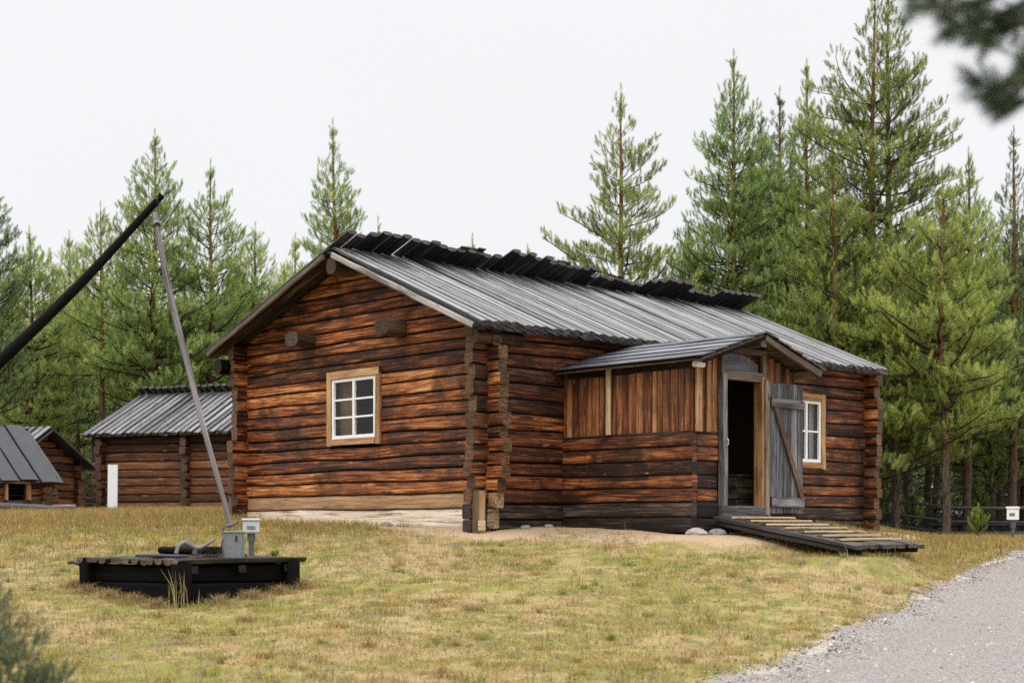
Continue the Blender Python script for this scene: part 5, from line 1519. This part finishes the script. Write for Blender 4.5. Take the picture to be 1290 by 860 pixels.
f8 = np.array([(0, 3, 4), (3, 2, 4), (2, 1, 4), (1, 0, 4)])
mb.add(v.reshape(-1, 3), (np.arange(n)[:, None, None] * 6 + f8[None]).reshape(-1, 3), False, col=np.repeat(np.array([.07, .045, .03])[None] * g.uniform(.4, 2.4, (n, 1)), 6, 0))
tag(mb.build('litter', M['pebble'], use_col=True), 'fallen cones, chips and dead leaves scattered on the lawn', 'litter', None, 'stuff')

# ------------------------------------------------------------------ sky, sun, camera
W = bpy.data.worlds.new('World'); SC.world = W; W.use_nodes = True
nt = W.node_tree; nt.nodes.clear()
out = nt.nodes.new('ShaderNodeOutputWorld'); bg = nt.nodes.new('ShaderNodeBackground'); bg.inputs[1].default_value = .10
SUN_EL, SUN_AZ = radians(52), radians(205)
sky = nt.nodes.new('ShaderNodeTexSky'); sky.sky_type = 'NISHITA'; sky.sun_disc = False; sky.sun_elevation = SUN_EL; sky.sun_rotation = SUN_AZ
tc = nt.nodes.new('ShaderNodeTexCoord'); sp = nt.nodes.new('ShaderNodeSeparateXYZ'); nt.links.new(tc.outputs['Generated'], sp.inputs[0])
# overcast deck: brightest overhead, paler towards the horizon
rp_ = nt.nodes.new('ShaderNodeValToRGB'); e = rp_.color_ramp.elements
for pos, c in ((0.0, .345), (.38, .352), (1.0, 1.4)):
    el_ = e[0] if pos == 0 else e[-1] if pos == 1 else e.new(pos)
    el_.position = pos; el_.color = (c * .985, c * .99, c * 1.012, 1)
nt.links.new(sp.outputs[2], rp_.inputs[0])
nz = nt.nodes.new('ShaderNodeTexNoise'); nz.inputs['Scale'].default_value = 2.2; nz.inputs['Detail'].default_value = 4; nt.links.new(tc.outputs['Generated'], nz.inputs[0])
mr = nt.nodes.new('ShaderNodeMapRange'); nt.links.new(nz.outputs[0], mr.inputs[0]); mr.inputs[3].default_value = .955 * 27; mr.inputs[4].default_value = 1.035 * 27
ml = nt.nodes.new('ShaderNodeVectorMath'); ml.operation = 'SCALE'; nt.links.new(rp_.outputs[0], ml.inputs[0]); nt.links.new(mr.outputs[0], ml.inputs['Scale'])
mx = nt.nodes.new('ShaderNodeMix'); mx.data_type = 'RGBA'; mx.inputs[0].default_value = .985
nt.links.new(sky.outputs[0], mx.inputs[6]); nt.links.new(ml.outputs[0], mx.inputs[7]); nt.links.new(mx.outputs[2], bg.inputs[0]); nt.links.new(bg.outputs[0], out.inputs[0])
su = bpy.data.lights.new('sun', 'SUN'); su.energy = 1.1; su.angle = radians(14); su.color = (1, .97, .92)
so = bpy.data.objects.new('sun', su); COL.objects.link(so)
# the lamp shines from azimuth SUN_AZ (clockwise from +Y), as in the sky
dv = V(sin(SUN_AZ) * cos(SUN_EL), cos(SUN_AZ) * cos(SUN_EL), sin(SUN_EL))
import mathutils
so.rotation_euler = mathutils.Vector(tuple(dv)).to_track_quat('Z', 'Y').to_euler()

cam = bpy.data.cameras.new('camera'); co = bpy.data.objects.new('camera', cam); COL.objects.link(co)
cam.sensor_width = 36; cam.lens = 36 * F / 1290; cam.shift_y = 230 / 1290
cam.clip_start = .1; cam.clip_end = 2000
cam.dof.use_dof = True; cam.dof.focus_distance = 21.5; cam.dof.aperture_fstop = 2.0
co.rotation_euler = (pi / 2, 0, 0); SC.camera = co
SC.view_settings.view_transform = 'Standard'; SC.view_settings.look = 'None'; SC.view_settings.gamma = 1; SC.view_settings.exposure = 0
SC.view_settings.use_curve_mapping = False
SC.render.engine = 'CYCLES'
cy = SC.cycles; cy.max_bounces = 6; cy.diffuse_bounces = 3; cy.glossy_bounces = 3; cy.transmission_bounces = 4; cy.transparent_max_bounces = 8
cy.caustics_reflective = False; cy.caustics_refractive = False; cy.sample_clamp_indirect = 6
cy.use_denoising = False; cy.denoiser = 'OPENIMAGEDENOISE'; cy.denoising_prefilter = 'ACCURATE'
